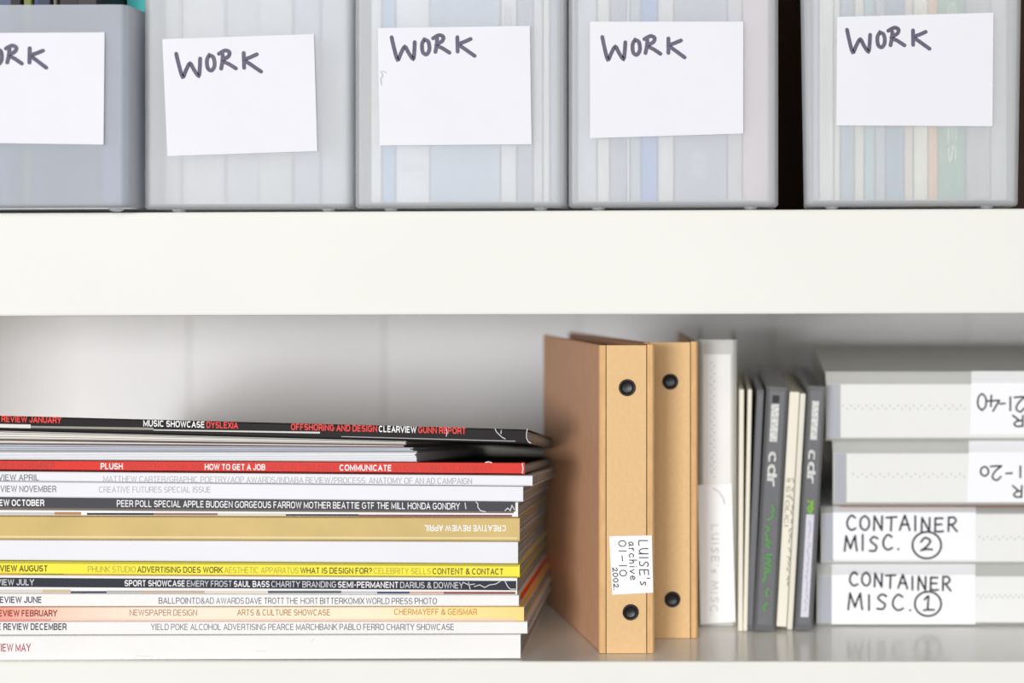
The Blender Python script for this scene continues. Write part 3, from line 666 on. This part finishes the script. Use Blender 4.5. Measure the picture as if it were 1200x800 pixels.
# ------------------------------------------------------------------ disc cases and booklets, leaning
def lean_block(pxl_b, pxr_b, pyb, pxl_t, pyt, y, dep, z0=None):
    """a slab that leans to the right; returns f(u, v, d): u 0..1 across, v 0..1 up, d metres back"""
    zb = ZB if z0 is None else z0
    bl = Vector((PX(pxl_b, y), 0, zb)); wdt = PX(pxr_b, y)-PX(pxl_b, y)
    tl = Vector((PX(pxl_t, y), 0, PZ(pyt, y))); up = tl-bl; h = up.length; up.normalize(); ri = Vector((up.z, 0, -up.x))
    lift = max(0.0, wdt*up.x)                     # the right foot would dig in: raise so that it just stands
    def f(u, v, d): return bl+Vector((0, y+d, lift))+ri*(u*wdt)+up*(v*h)
    return f, wdt, h
def lbox(f, w_, h, u0, u1, v0, v1, d0, d1, b=0.0):
    return boxv(u0*w_, u1*w_, d0, d1, v0*h, v1*h, b, 1, lambda c: f(c.x/w_, c.z/h, c.y))
def onlean(f, w_, h, d): return lambda x, y_, l: f(x, y_, d-l)
y4 = 0.0535
# cream folded card
f, w_, h = lean_block(864.5, 873.5, 740, 867, 455, y4, 0.13)
t = thing('folded_card', 'cream folded card leaning between the white binder and the disc cases', 'card', f(0.5, 0, 0.05))
ff, ww, hh = lean_block(865, 870.5, 740, 866.5, 456, y4, 0.13)
mk('leaf', *boxv(0, ww, 0, 0.125, 0, hh, 0.0004, 1, lambda c: ff(c.x/ww, c.z/hh, c.y)+Vector((0.0012*math.sin(c.z/hh*3.14)*-1, 0, 0))), cream_card, t)
ff, ww, hh = lean_block(870.9, 875, 740, 876.5, 456, y4, 0.13)
mk('leaf', *boxv(0, ww*1.2, 0, 0.125, 0, hh, 0.0004, 1, lambda c: ff(c.x/ww, c.z/hh, c.y)), cream_card, t)
def disc_case(label, pb, pt, pyt, y, dark=True, wid=1.0, name='disc_case'):
    f, w_, h = lean_block(pb[0], pb[1], 740, pt, pyt, y, 0.14)
    t = thing(name, label, 'disc case', f(0.5, 0, 0.07), 'disc cases leaning in a row')
    case = mk('case', *join(lbox(f, w_, h, 0.0, 0.12, 0, 1, 0, 0.140, 0.0002), lbox(f, w_, h, 0.88, 1.0, 0, 1, 0, 0.140, 0.0002), lbox(f, w_, h, 0.12, 0.88, 0, 1, 0.0, 0.0010, 0.0002),
              lbox(f, w_, h, 0.12, 0.88, 0, 0.02, 0.001, 0.139), lbox(f, w_, h, 0.12, 0.88, 0.985, 1.0, 0.001, 0.139)), clear_m, t)
    inl = mk('inlay', *lbox(f, w_, h, 0.18, 0.84, 0.024, 0.980, 0.0013, 0.0017), cd_dark, t)
    mk('tray', *lbox(f, w_, h, 0.20, 0.82, 0.03, 0.975, 0.0022, 0.138), mat('charcoal_tray', (46, 46, 50), 0.4), t)
    return t, inl, f, w_, h
def case_type(inl, s, f, u0, u1, v0, v1, m, d=0.0011, bold=0.02, capk=1.0, lab=None):
    """type reading downwards: along v from v1 (top) to v0, letters' tops to the right"""
    V2, F = type2d(s, bold); V = [f(u0+(u1-u0)*(vv*capk), v1+(v0-v1)*uu, d) for uu, vv in V2]
    return mk('lettering', V, F, m, inl, label=lab)
t, inl, f, w_, h = disc_case('narrow plain grey disc case beside the cream folded card', (873.8, 882.3), 887, 457, y4+0.001)
t, inl, f, w_, h = disc_case('disc case with charcoal spine, cdr print and long green pen writing', (882.8, 908.3), 898.5, 454, y4)
mk('printed_block', *boxv(0.26, 0.62, -0.0002, -0.00005, 0.775, 0.93, 0, 1, lambda c: f(c.x, c.z, c.y)), cd_white, inl)
mk('printed_block', *boxv(0.30, 0.60, -0.0002, -0.00005, 0.935, 0.965, 0, 1, lambda c: f(c.x, c.z, c.y)), mat('black_print', (28, 28, 30)), inl)
case_type(inl, 'cdr', f, 0.25, 0.72, 0.585, 0.735, cd_white, -0.0001, 0.02)
rr = random.Random(5)
lines = []
x = 0.515
while x > 0.10:
    n_ = rr.choice([2, 3]); pts = [(0.30+rr.random()*0.36, x-k*0.010) for k in range(n_+1)]
    lines.append([(a, b) for a, b in pts]); x -= 0.012*n_+0.004+(0.018 if rr.random() < .18 else 0)
def penf(f): return lambda x, y_, l: f(x, y_, -0.00015-l)
def strokes_uv(lines, wid, f, h, w_):
    # thickness in metres on a stretched uv plane
    g = lambda x, y_, l: f(x/w_, y_/h, -0.00015-l)
    return strokes([[(a*w_, b*h) for a, b in ln] for ln in lines], wid, g)
mk('handwriting', *strokes_uv(lines, 0.0012, f, h, w_), cd_green, inl, label='green pen writing')
# cream booklet
f, w_, h = lean_block(909.6, 929.0, 737, 925.5, 457, y4+0.002, 0.13)
t = thing('booklet', 'cream card booklet sandwiched between the two cdr disc cases', 'booklet', f(0.5, 0, 0.06))
cv = mk('cover', *lbox(f, w_, h, 0.0, 0.62, 0.012, 0.99, 0, 0.125, 0.0004), cream_card, t)
mk('inner_card', *lbox(f, w_, h, 0.66, 1.0, 0.0, 0.985, 0.001, 0.125, 0.0004), mat('pale_card', (226, 222, 208), 0.7), t)
def typed(inl, s, f, u0, u1, v0, v1, m): 
    V2, F = type2d(s, 0); V = [f(u0+(u1-u0)*vv, v1+(v0-v1)*uu, -0.0002) for uu, vv in V2]; mk('lettering', V, F, m, inl)
typed(cv, 'II STOLICI', f, 0.12, 0.36, 0.43, 0.63, mat('grey_print', (130, 128, 120)))
lines = [[(0.44+rr.random()*0.12, 0.63-k*0.011) for k in range(2)] for _ in range(1)]
x = 0.63; lines = []
while x > 0.20:
    lines.append([(0.44+rr.random()*0.14, x-k*0.008) for k in range(3)]); x -= 0.022+(0.015 if rr.random() < .2 else 0)
mk('handwriting', *strokes_uv(lines, 0.0005, f, h, w_), mat('grey_print', (130, 128, 120)), cv)
t, inl, f, w_, h = disc_case('disc case with charcoal spine and a long pale sticker, next to the stacked white binders', (931.0, 952.0), 947, 453, y4+0.001)
mk('printed_block', *boxv(0.28, 0.66, -0.0002, -0.00005, 0.78, 0.94, 0, 1, lambda c: f(c.x, c.z, c.y)), cd_white, inl)
case_type(inl, 'cdr', f, 0.22, 0.72, 0.595, 0.74, cd_white, -0.0001, 0.02)
mk('handwriting', *strokes_uv([[(0.35, 0.53), (0.6, 0.52), (0.4, 0.505), (0.65, 0.50), (0.45, 0.485)], [(0.35, 0.50), (0.55, 0.48), (0.62, 0.53)]], 0.0010, f, h, w_), cd_lime, inl, label='lime green mark')
stk = mk('sticker', *boxv(0.30, 0.74, -0.0002, -0.00005, 0.055, 0.475, 0, 1, lambda c: f(c.x, c.z, c.y)), mat('lavender_white_sticker', (214, 212, 224), 0.6), t, label='pale lavender handwritten sticker')
lines = []; x = 0.45
while x > 0.08:
    lines.append([(0.44+rr.random()*0.16, x-k*0.007) for k in range(4)]); x -= 0.026+(0.012 if rr.random() < .2 else 0)
mk('handwriting', *strokes([[(a*w_, b*h) for a, b in ln] for ln in lines], 0.0004, lambda x, y_, l: f(x/w_, y_/h, -0.0003-l)), mat('soft_violet_pen', (160, 158, 176)), stk)

# ------------------------------------------------------------------ stacked white plastic binders lying flat
y5 = 0.065
def flat_binder(label, pxl, pyb, pys, pyt, ins_px, y, zb, length=0.30, depth=0.235, bulge=0.0):
    x0 = PX(pxl, y); x1 = x0+length; zs = PZ(pys, y)
    yb = y+0.005; zt = (VY-pyt)*(D+yb)/FPX; c = 0.0009
    t = thing('plastic_binder', label, 'binder', ((x0+x1)/2, y+depth/2, zb), 'white plastic binders lying in a stack')
    o = [(y+depth, zb), (y+0.0014, zb), (y, zb+0.0014), (y, zs), (yb, zt-0.0002), (y+0.012, zt), (y+0.08, zt+bulge), (y+depth, zt+bulge*0.35)]
    i = [(y+depth, zt+bulge*0.35-c), (y+0.08, zt+bulge-c), (y+0.012, zt-c), (yb+0.0005, zt-c-0.0003), (y+c, zs-0.0003), (y+c, zb+0.0018), (y+0.002, zb+c), (y+depth, zb+c)]
    pr = o+i; n = len(pr); V = []; F = []
    fl = lambda p, x: Vector((x, p[0], p[1]))
    V = [fl(p, x0) for p in pr]+[fl(p, x1) for p in pr]
    F = [(k, (k+1) % n, n+(k+1) % n, n+k) for k in range(n)]+[(b+k, b+k+1, b+n-2-k, b+n-1-k) for b in (0, n) for k in range(7)]
    cov = mk('cover', V, F, pp_sheet, t)
    xi = PX(ins_px, y)
    ins = mk('spine_insert', *boxv(xi, x1-0.004, y-0.00010, y+0.0003, zb+0.0018, zs-0.0006), insert_paper, t)
    mk('sheets', *boxv(x0+0.010, x1-0.010, y+0.012, y+depth-0.01, zb+0.0022, zt-0.0026), paper, t)
    mk('end_strip', *boxv(x0+0.0012, xi-0.0001, y-0.0001, y+0.0003, zb+0.0018, zs-0.0006), grey_pp, t, label='grey end strip of the spine')
    return t, cov, zt
def wraplabel(t, x0, x1, pyt, pys, pyb, y, bx0=None):
    """sheet over the spine folding back over the bevel"""
    e = 0.00025; V = []
    rows = [(pyb, 0.0), (pys, 0.0), (pyt, 1.0)]
    for off in (0.0, 0.0002):
        for py, k in rows:
            yy = y-e-off+k*0.005; 
            for x in (x0 if not (bx0 and k == 0 and py == pyb) else bx0, x1):
                q = W(x, py, y if k == 0 else y+0.005); q.y = yy; q.z += (0.0003 if k else 0)+off*0.5*k; V.append(q)
    F = [(0, 1, 3, 2), (2, 3, 5, 4), (6, 8, 9, 7), (8, 10, 11, 9), (0, 2, 8, 6), (2, 4, 10, 8), (1, 7, 9, 3), (3, 9, 11, 5), (0, 6, 7, 1), (4, 5, 11, 10)]
    return mk('paper_label', V, F, mat('bright_label_card', (243, 243, 246), 0.6, 0.3), t, label='white handwritten label')
bd = []
z = ZB
t, cov, z = flat_binder('white plastic binder labelled CONTAINER MISC. 1, bottom of its stack', 957, 733, 674, 659.5, 975, y5, z)
zig(1146, 1290, 698.5, 1.3, 3.2, y5-0.0002, cov)
lb = wraplabel(t, 974.5, 1143, 661.5, 673, 731, y5-0.0001)
c1 = lambda u, v: (940+u/3.635, 570+v/3.636)
R_ = random.Random(11); wr = 2.3
def seg(s, u0, u1, vb0, vb1, hh, wid=wr, lab=lb, y=y5-0.0008, tf=None):
    a = c1(u0, vb0); b = c1(u1, vb1)
    ln = write(s, a[0], b[0], 0, hh/3.636, 0.05, 0.28, R_)
    sl = (b[1]-a[1])/(b[0]-a[0])
    return [[(p[0], a[1]+sl*(p[0]-a[0])-p[1]) for p in l] for l in ln]
def circ(u, v, r, k=1.0):
    q = c1(u, v); return [[(q[0]+math.cos(-2+a*0.45)*r/3.635, q[1]+math.sin(-2+a*0.45)*r*0.93/3.635) for a in range(15)]]
L = seg('CONTAINER', 200, 635, 420, 446, 56)+seg('MISC.', 195, 470, 524, 524, 68)+circ(536, 499, 56)
q = c1(536, 499); L += [[(q[0]-4, q[1]-5), (q[0]+0.5, q[1]-9), (q[0], q[1]), (q[0]-0.5, q[1]+7)], [(q[0]-5, q[1]+7.5), (q[0], q[1]+7), (q[0]+7, q[1]+7)]]
hand(L, wr, y5-0.0007, lb)
t, cov, z = flat_binder('white plastic binder labelled CONTAINER MISC. 2, second from the bottom', 962, 656, 601, 592.5, 977, y5, z+0.0002)
zig(1148, 1290, 630, 1.3, 4.6, y5-0.0002, cov)
lb = wraplabel(t, 976, 1143.5, 593.5, 600, 655, y5-0.0001)
L = seg('CONTAINER', 188, 662, 184, 192, 60)+seg('MISC.', 180, 418, 276, 270, 64)+circ(531, 249, 61)
q = c1(528, 250); L += [[(q[0]-6, q[1]-4), (q[0]-1, q[1]-9), (q[0]+5, q[1]-5), (q[0], q[1]+2), (q[0]-6, q[1]+6)], [(q[0]-6, q[1]+6), (q[0], q[1]+4.5), (q[0]+7, q[1]+5)]]
hand(L, wr, y5-0.0007, lb)
zc = z
lf = mk('leaflet', *boxv(PX(985, y5), PX(985, y5)+0.2, y5+0.002, y5+0.20, zc+0.0001, zc+0.0008), mat('russet_leaflet', (128, 84, 66), 0.6, 0.3, 0.4, 40, (1, 0.2, 1)))
lf['label'] = 'thin russet leaflet pressed between the second and third lying white binders'; lf['category'] = 'leaflet'
t, cov, z = flat_binder('white plastic binder with an upside-down 1-20 label, third from the bottom', 976, 589, 530, 515.5, 992, y5, z+0.0010)
zig(1000, 1132, 557, 1.7, 5.2, y5-0.0002, cov)
lb = wraplabel(t, 1135, 1330, 517, 529.5, 588, y5-0.0001, 1133)
def inv(x_right, ytop): return lambda p: (x_right-p[0], ytop+p[1])     # upside down, starting at the right
c2 = lambda u, v: (940+u/4.0, 390+v/4.0)
def invline(s, u_end, u_start, vtop, hh):
    xr = c2(u_start, 0)[0]; xl = c2(u_end, 0)[0]; yt = c2(0, vtop)[1]
    ln = write(s, 0, xr-xl, 0, hh/4.0, 0.04, 0.3, R_)
    return [[(xr-p[0], yt+p[1]) for p in l] for l in ln]
L = invline('0', 832, 878, 628, 44)+invline('2', 880, 940, 620, 70)+invline('-', 950, 990, 640, 44)+invline('1', 1010, 1036, 622, 52)+invline('R', 985, 1036, 718, 54)+invline('C', 1046, 1100, 718, 54)
hand(L, 2.1, y5-0.0007, lb)
t, cov, z = flat_binder('white plastic binder with an upside-down 21-40 label, top of its stack', 968, 509, 449, 434.5, 985, y5, z+0.0002, bulge=0.009)  # cover bulged upward so that its top catches more front light
zig(988, 1135, 477, 1.9, 4.6, y5-0.0002, cov)
lb = wraplabel(t, 1138, 1330, 435.5, 448.5, 508.5, y5-0.0001, 1136.5)
L = invline('0', 818, 868, 284, 78)+invline('4', 868, 928, 292, 74)+invline('-', 922, 956, 314, 40)+invline('1', 966, 986, 302, 62)+invline('2', 992, 1050, 300, 72)+invline('R', 985, 1042, 388, 52)+invline('C', 1052, 1100, 388, 52)
hand(L, 2.1, y5-0.0007, lb)

# ------------------------------------------------------------------ frosted boxes on the upper shelf
def rrect(x0, x1, y0, y1, r, n=5):
    P = []
    for cx, cy, a0 in ((x1-r, y0+r, -90), (x1-r, y1-r, 0), (x0+r, y1-r, 90), (x0+r, y0+r, 180)):
        for k in range(n+1):
            a = math.radians(a0+90*k/n); P.append((cx+r*math.cos(a), cy+r*math.sin(a)))
    return P
FOOT = 0.0014
def file_box(label, x0, x1, y0, low_front, shear, feet, depth=0.255, H=0.235, dr=0.0):
    xm = (x0+x1)/2; base = up_top(xm)+0.0001; wt = 0.0016
    t = thing('file_box', label, 'box', (xm, y0+depth/2, base), 'frosted file boxes on the upper shelf')
    zf = 0.0955
    def ztop(y):
        s = (y-y0)/depth
        if low_front: return zf if s < 0.16 else (zf+(H-zf)*min(1, (s-0.16)/0.5))
        return H if s < 0.35 else max(0.095, H-(H-0.095)*(s-0.35)/0.55)
    def tf(x, y, z): return Vector((x+shear*(y-y0)+(x-xm)/(x1-x0)*2*dr*z/0.1, y, base+z+(x-xm)*0.0042))
    def sub(P, k=4):                 # extra points along the long walls so that the slanted rim is followed
        R = []
        for i, a in enumerate(P):
            b = P[(i+1) % len(P)]; R.append(a)
            if abs(a[1]-b[1]) > 0.1:
                for q in range(1, 12): R.append((a[0]+(b[0]-a[0])*q/12, a[1]+(b[1]-a[1])*q/12))
        return R
    O = sub(rrect(x0, x1, y0, y0+depth, 0.004)); I = sub(rrect(x0+wt, x1-wt, y0+wt, y0+depth-wt, 0.0026)); n = len(O)
    B = sub(rrect(x0+0.0009, x1-0.0009, y0+0.0009, y0+depth-0.0009, 0.0034))
    z0 = FOOT; V = []
    V += [tf(x, y, z0) for x, y in B]; V += [tf(x, y, z0+0.0009) for x, y in O]
    V += [tf(x, y, ztop(y)) for x, y in O]; V += [tf(x, y, ztop(Oy[1])) for (x, y), Oy in zip(I, O)]; V += [tf(x, y, z0+0.0022) for x, y in I]
    F = []
    for lv in range(4):
        for i in range(n): F.append((lv*n+i, lv*n+(i+1) % n, (lv+1)*n+(i+1) % n, (lv+1)*n+i))
    F.append(tuple(range(n-1, -1, -1))); F.append(tuple(range(4*n, 5*n)))
    pm = blue_plastic if low_front else plastic
    body = mk('body', V, F, pm, t)
    for fx in feet:
        for fy in (y0+0.006, y0+depth-0.012):
            V = []; k = 12
            for rr_, zz in ((0.0034, z0), (0.0030, 0.0006), (0.0018, 0.0)):
                V += [tf(fx+rr_*math.cos(a*2*math.pi/k), fy+rr_*math.sin(a*2*math.pi/k), zz) for a in range(k)]
            F = [(l*k+i, l*k+(i+1) % k, (l+1)*k+(i+1) % k, (l+1)*k+i) for l in range(2) for i in range(k)]+[tuple(range(k)), tuple(range(2*k, 3*k))]
            mk('foot', V, F, pm, t)
    return t, base
WORK = [[(326, 133), (334, 172), (346, 214), (358, 192), (373, 168), (386, 190), (402, 212), (407, 184), (409, 152)],
        [(444, 143), (435, 160), (437, 188), (450, 197), (461, 180), (458, 152), (444, 143)],
        [(489, 142), (487, 165), (482, 190)], [(476, 139), (498, 128), (513, 135), (508, 150), (488, 163), (510, 176), (534, 192)],
        [(563, 138), (563, 160), (563, 190)], [(609, 145), (588, 154), (568, 164), (592, 184), (622, 206)]]
def work_label(t, corners, y, wx, wy, rot=0.0, sc=1.0, seed=1, curl=0.0):
    lb = paper_quad('paper_label', corners, y-0.0002, 0.0003, t, lab='white card label with WORK in grey marker', curl=curl)
    R = random.Random(seed); L = []
    for ln in WORK:
        jx, jy = R.uniform(-1.2, 1.2), R.uniform(-1.2, 1.2)
        L.append([((p[0]-326+jx)/3.077*sc, (p[1]-128+jy)/3.077*sc) for p in ln])
    ca, sa = math.cos(rot), math.sin(rot)
    hand(L, 4.5, y-0.0007-curl*0.3, lb, marker, tf=lambda p: (wx+p[0]*ca-p[1]*sa, wy+p[0]*sa+p[1]*ca))
    return lb
yB1 = -0.015
def bx(label, l, r, y, low, shear, feet_px, corners, work, seed, rot=0, curl=0.0):
    t, base = file_box(label, PX(l, y), PX(r, y), y, low, shear, [PX(p, y) for p in feet_px], dr=0.0016 if shear else 0.0)
    lb = work_label(t, corners, y, work[0], work[1], rot, work[2], seed, curl)
    return t, base, lb
B1 = bx('low-fronted frosted box at the far left, dark and teal spines showing over its edge', -98, 148.5, yB1, True, 0.0, [-70, 130], [(-57, 39), (123, 38), (122, 169.5), (-57, 167)], (-42, 52, 1.0), 1, 0.02, 0.0003)
B2 = bx('frosted box with the most tilted WORK card, creamy papers inside', 166.5, 412, 0.0, False, 0.0, [204, 381], [(190.5, 46), (368, 40), (372, 177), (196.5, 183)], (206, 61, 1.03), 2, -0.03)
B3 = bx('middle frosted box whose WORK card is torn at its left edge', 414.5, 663, 0.0, False, 0.0, [455, 632], [(443, 33), (621, 30.5), (623, 169), (445, 170.5)], (459, 42, 1.0), 3, -0.02)
B4 = bx('frosted box showing a bright blue spine, left of the dark gap', 665.5, 912.5, 0.0, False, 0.0, [700, 880], [(691.5, 25.5), (871, 25.5), (871, 156.5), (691.5, 162)], (706, 42, 1.0), 4, 0.0)
B5 = bx('frosted box at the far right showing a wide green spine, right of the dark gap', 942, 1194, 0.0, False, 0.075, [975, 1158], [(981, 20), (1164, 15), (1163, 148), (980, 147)], (992.5, 33, 1.0), 5, -0.01)
# torn nick on the third card
hand([[(446, 84), (448, 88), (446, 93), (447, 99)], [(448, 83), (452, 85)]], 1.4, -0.0009, B3[2], mat('torn_paper_shadow', (196, 198, 206)), name='torn_edge', lab='torn nick in the card edge')

# what the boxes hold: spines read through the milky plastic
def spine_thing(name, label, cat, group, x0, x1, y0, zb, h, dep, rgb, sh=0.0, txt=None, tcol=(235, 235, 230)):
    t = thing(name, label, cat, ((x0+x1)/2, y0+dep/2, zb), group)
    m = mat('spine_%d_%d_%d' % rgb, rgb, 0.5, 0.35, 0.04, 50)
    w_ = x1-x0
    c = 0.0005
    pr = [(x0, y0+dep), (x0, y0+0.0005), (x0+0.0004, y0), (x1-0.0004, y0), (x1, y0+0.0005), (x1, y0+dep), (x1-c, y0+dep), (x1-c, y0+0.0009), (x1-c-0.0002, y0+c), (x0+c+0.0002, y0+c), (x0+c, y0+0.0009), (x0+c, y0+dep)]
    S = lambda q: Vector((q[0]+sh*(q[1]-y0), q[1], q[2]))
    n = len(pr); V = [S((p[0], p[1], zb)) for p in pr]+[S((p[0], p[1], zb+h)) for p in pr]
    F = [(i, (i+1) % n, n+(i+1) % n, n+i) for i in range(n)]+[(b+i, b+i+1, b+10-i, b+11-i) for b in (0, n) for i in range(5)]
    cov = mk('cover', V, F, m, t)
    if w_ > 0.0016: mk('pages', *boxv(x0+c+0.0001, x1-c-0.0001, y0+0.0012, y0+dep-0.002, zb+0.001, zb+h-0.001, 0, 1, S), paper, t)
    if txt:
        s, pya, pyb, f0, f1 = txt
        V2, FF = type2d(s, 0.02); V = []
        for u, v in V2:
            py = pya+(pyb-pya)*u
            V.append(Vector((x0+w_*(f0+(f1-f0)*v), y0-0.0001, PZ(py, y0))))
        mk('lettering', V, FF, mat('spine_print_%d_%d_%d' % tcol, tcol), cov)
    return t
def fill(bxx, ybox, items, what, group, where, h0=0.20, dep=0.20, setback=0.0045, sh=0.0):
    t, base, _ = bxx
    for i, it in enumerate(items):
        l, r, rgb, lab = it[:4]; h = it[4] if len(it) > 4 else h0; txt = it[5] if len(it) > 5 else None
        y = ybox+setback+((i*7) % 3)*0.0012+(it[7] if len(it) > 7 else 0)
        xa_, xb_ = PX(l, ybox)+sh*(y-ybox), PX(r, ybox)+sh*(y-ybox); xm = (xa_+xb_)/2
        zb = up_top(xm)+FOOT+0.0028+0.0004
        spine_thing(what[i % len(what)] if isinstance(what, list) else what, lab+' '+where, 'magazine' if 'magaz' in lab or 'journal' in lab else ('book' if 'book' in lab or 'manual' in lab else 'folder'), group,
                    xa_+0.0001, xb_-0.0001, y, zb, h, it[8] if len(it) > 8 else dep, rgb, sh=sh, txt=txt, tcol=it[6] if len(it) > 6 and it[6] else (235, 235, 230))
def nm(lab): return 'magazine' if ('magaz' in lab or 'journal' in lab) else ('book' if ('book' in lab or 'manual' in lab) else 'folder')
def fillbox(b, yb, items, group, where, **k):
    fill(b, yb, items, [nm(i[3]) for i in items], group, where, **k)
H1 = 0.20
fillbox(B1, yB1, [
    (-90, -60, (60, 62, 70), 'charcoal spined magazine outermost left'), (-59, -30, (76, 86, 112), 'slate spined magazine second'), (-29, 3, (86, 96, 120), 'dull blue-grey spined magazine'),
    (4, 17, (30, 28, 30), 'thin black spined magazine'), (18, 28, (120, 124, 62), 'thin olive spined book'), (29, 36, (56, 72, 112), 'thin blue spined book'), (37, 52, (46, 56, 76), 'navy spined book'),
    (53, 58, (110, 104, 84), 'very thin khaki folder'), (59, 82, (44, 36, 36), 'brown-black spined magazine'), (83, 107, (52, 46, 48), 'sooty spined magazine'), (108, 136, (70, 190, 188), 'bright teal folder', 0.175, None, 0, 0.030), (109, 140, (90, 104, 134), 'low blue-grey card packet before the teal folder', 0.082, None, 0, 0, 0.016)],
    'spines inside the leftmost box', 'in the far left frosted box', h0=0.175, setback=0.006)
fillbox(B2, 0.0, [
    (178, 196, (205, 206, 205), 'grey-white folder hugging the left wall'), (198, 248, (222, 221, 216), 'broad cream folder'), (250, 288, (206, 208, 212), 'blue-grey folder'), (290, 330, (214, 214, 212), 'off-white folder'), (332, 362, (190, 196, 206), 'pale slate folder'), (364, 398, (204, 206, 208), 'silver-white folder hugging the right wall')],
    'folders inside the second box', 'in the box with the tilted WORK card', h0=0.185, setback=0.016)
fillbox(B3, 0.0, [
    (432, 444, (238, 234, 222), 'slim ivory magazine'), (445, 459, (124, 170, 206), 'slim sky-blue magazine'), (460, 500, (232, 232, 230), 'white magazine with faint lettering', H1, ('NO 7', 192, 208, 0.2, 0.8), (190, 192, 196)), (502, 584, (160, 178, 194), 'wide grey-blue book'),
    (585, 603, (228, 228, 224), 'white magazine with grey print', H1, ('ISSUE 12', 8, 30, 0.2, 0.75), (150, 150, 150)), (604, 622, (150, 160, 172), 'slate-blue magazine'), (624, 634, (206, 206, 206), 'thin light grey magazine'), (635, 642, (236, 234, 224), 'very thin cream magazine'), (643, 651, (146, 160, 172), 'thin steel-blue magazine')],
    'spines inside the middle box', 'in the middle frosted box')
fillbox(B4, 0.0, [
    (676, 698, (196, 198, 200), 'grey-white magazine'), (699, 713, (228, 226, 216), 'cream magazine'), (714, 733, (150, 150, 170), 'mauve-grey magazine'), (734, 737, (244, 244, 244), 'paper-thin bright white journal'), (738, 750, (170, 186, 184), 'grey-green magazine'),
    (751, 769, (54, 136, 214), 'bright blue magazine'), (771, 789, (222, 218, 208), 'light sand magazine'), (790, 852, (160, 162, 178), 'wide violet-grey book with faded numerals', H1, ('812', 178, 208, 0.35, 0.55), (205, 206, 210)), (853, 870, (202, 198, 196), 'warm grey magazine'), (871, 901, (204, 184, 184), 'faintly pink magazine')],
    'spines inside the fourth box', 'in the frosted box left of the dark gap')
fillbox(B5, 0.0, [
    (953, 959, (170, 170, 190), 'thin lilac-grey magazine'), (960, 977, (230, 228, 214), 'ivory magazine with faint print', H1, ('MANUAL OF STYLE', 55, 190, 0.3, 0.65), (206, 202, 190)), (978, 985, (234, 230, 210), 'slim buttery magazine'), (986, 1001, (120, 150, 166), 'dusty blue magazine'), (1002, 1013, (232, 224, 198), 'straw-coloured magazine'),
    (1014, 1026, (140, 180, 184), 'pale aqua magazine'), (1027, 1038, (176, 174, 178), 'dove grey magazine'), (1039, 1060, (84, 138, 162), 'blue-green book'), (1061, 1071, (226, 208, 176), 'beige magazine'), (1072, 1088, (234, 230, 208), 'pale yellow magazine'),
    (1089, 1100, (236, 160, 66), 'amber magazine'), (1101, 1133, (48, 148, 104), 'wide green book with pale capitals', H1, ('SURFACES', 2, 190, 0.35, 0.68), (210, 226, 200)), (1134, 1162, (168, 166, 160), 'taupe folder'), (1163, 1182, (196, 198, 190), 'pale stone folder')],
    'spines inside the rightmost box', 'in the far right frosted box', sh=0.075)
for o in bpy.data.objects:
    if '_y' in o.keys(): del o['_y']
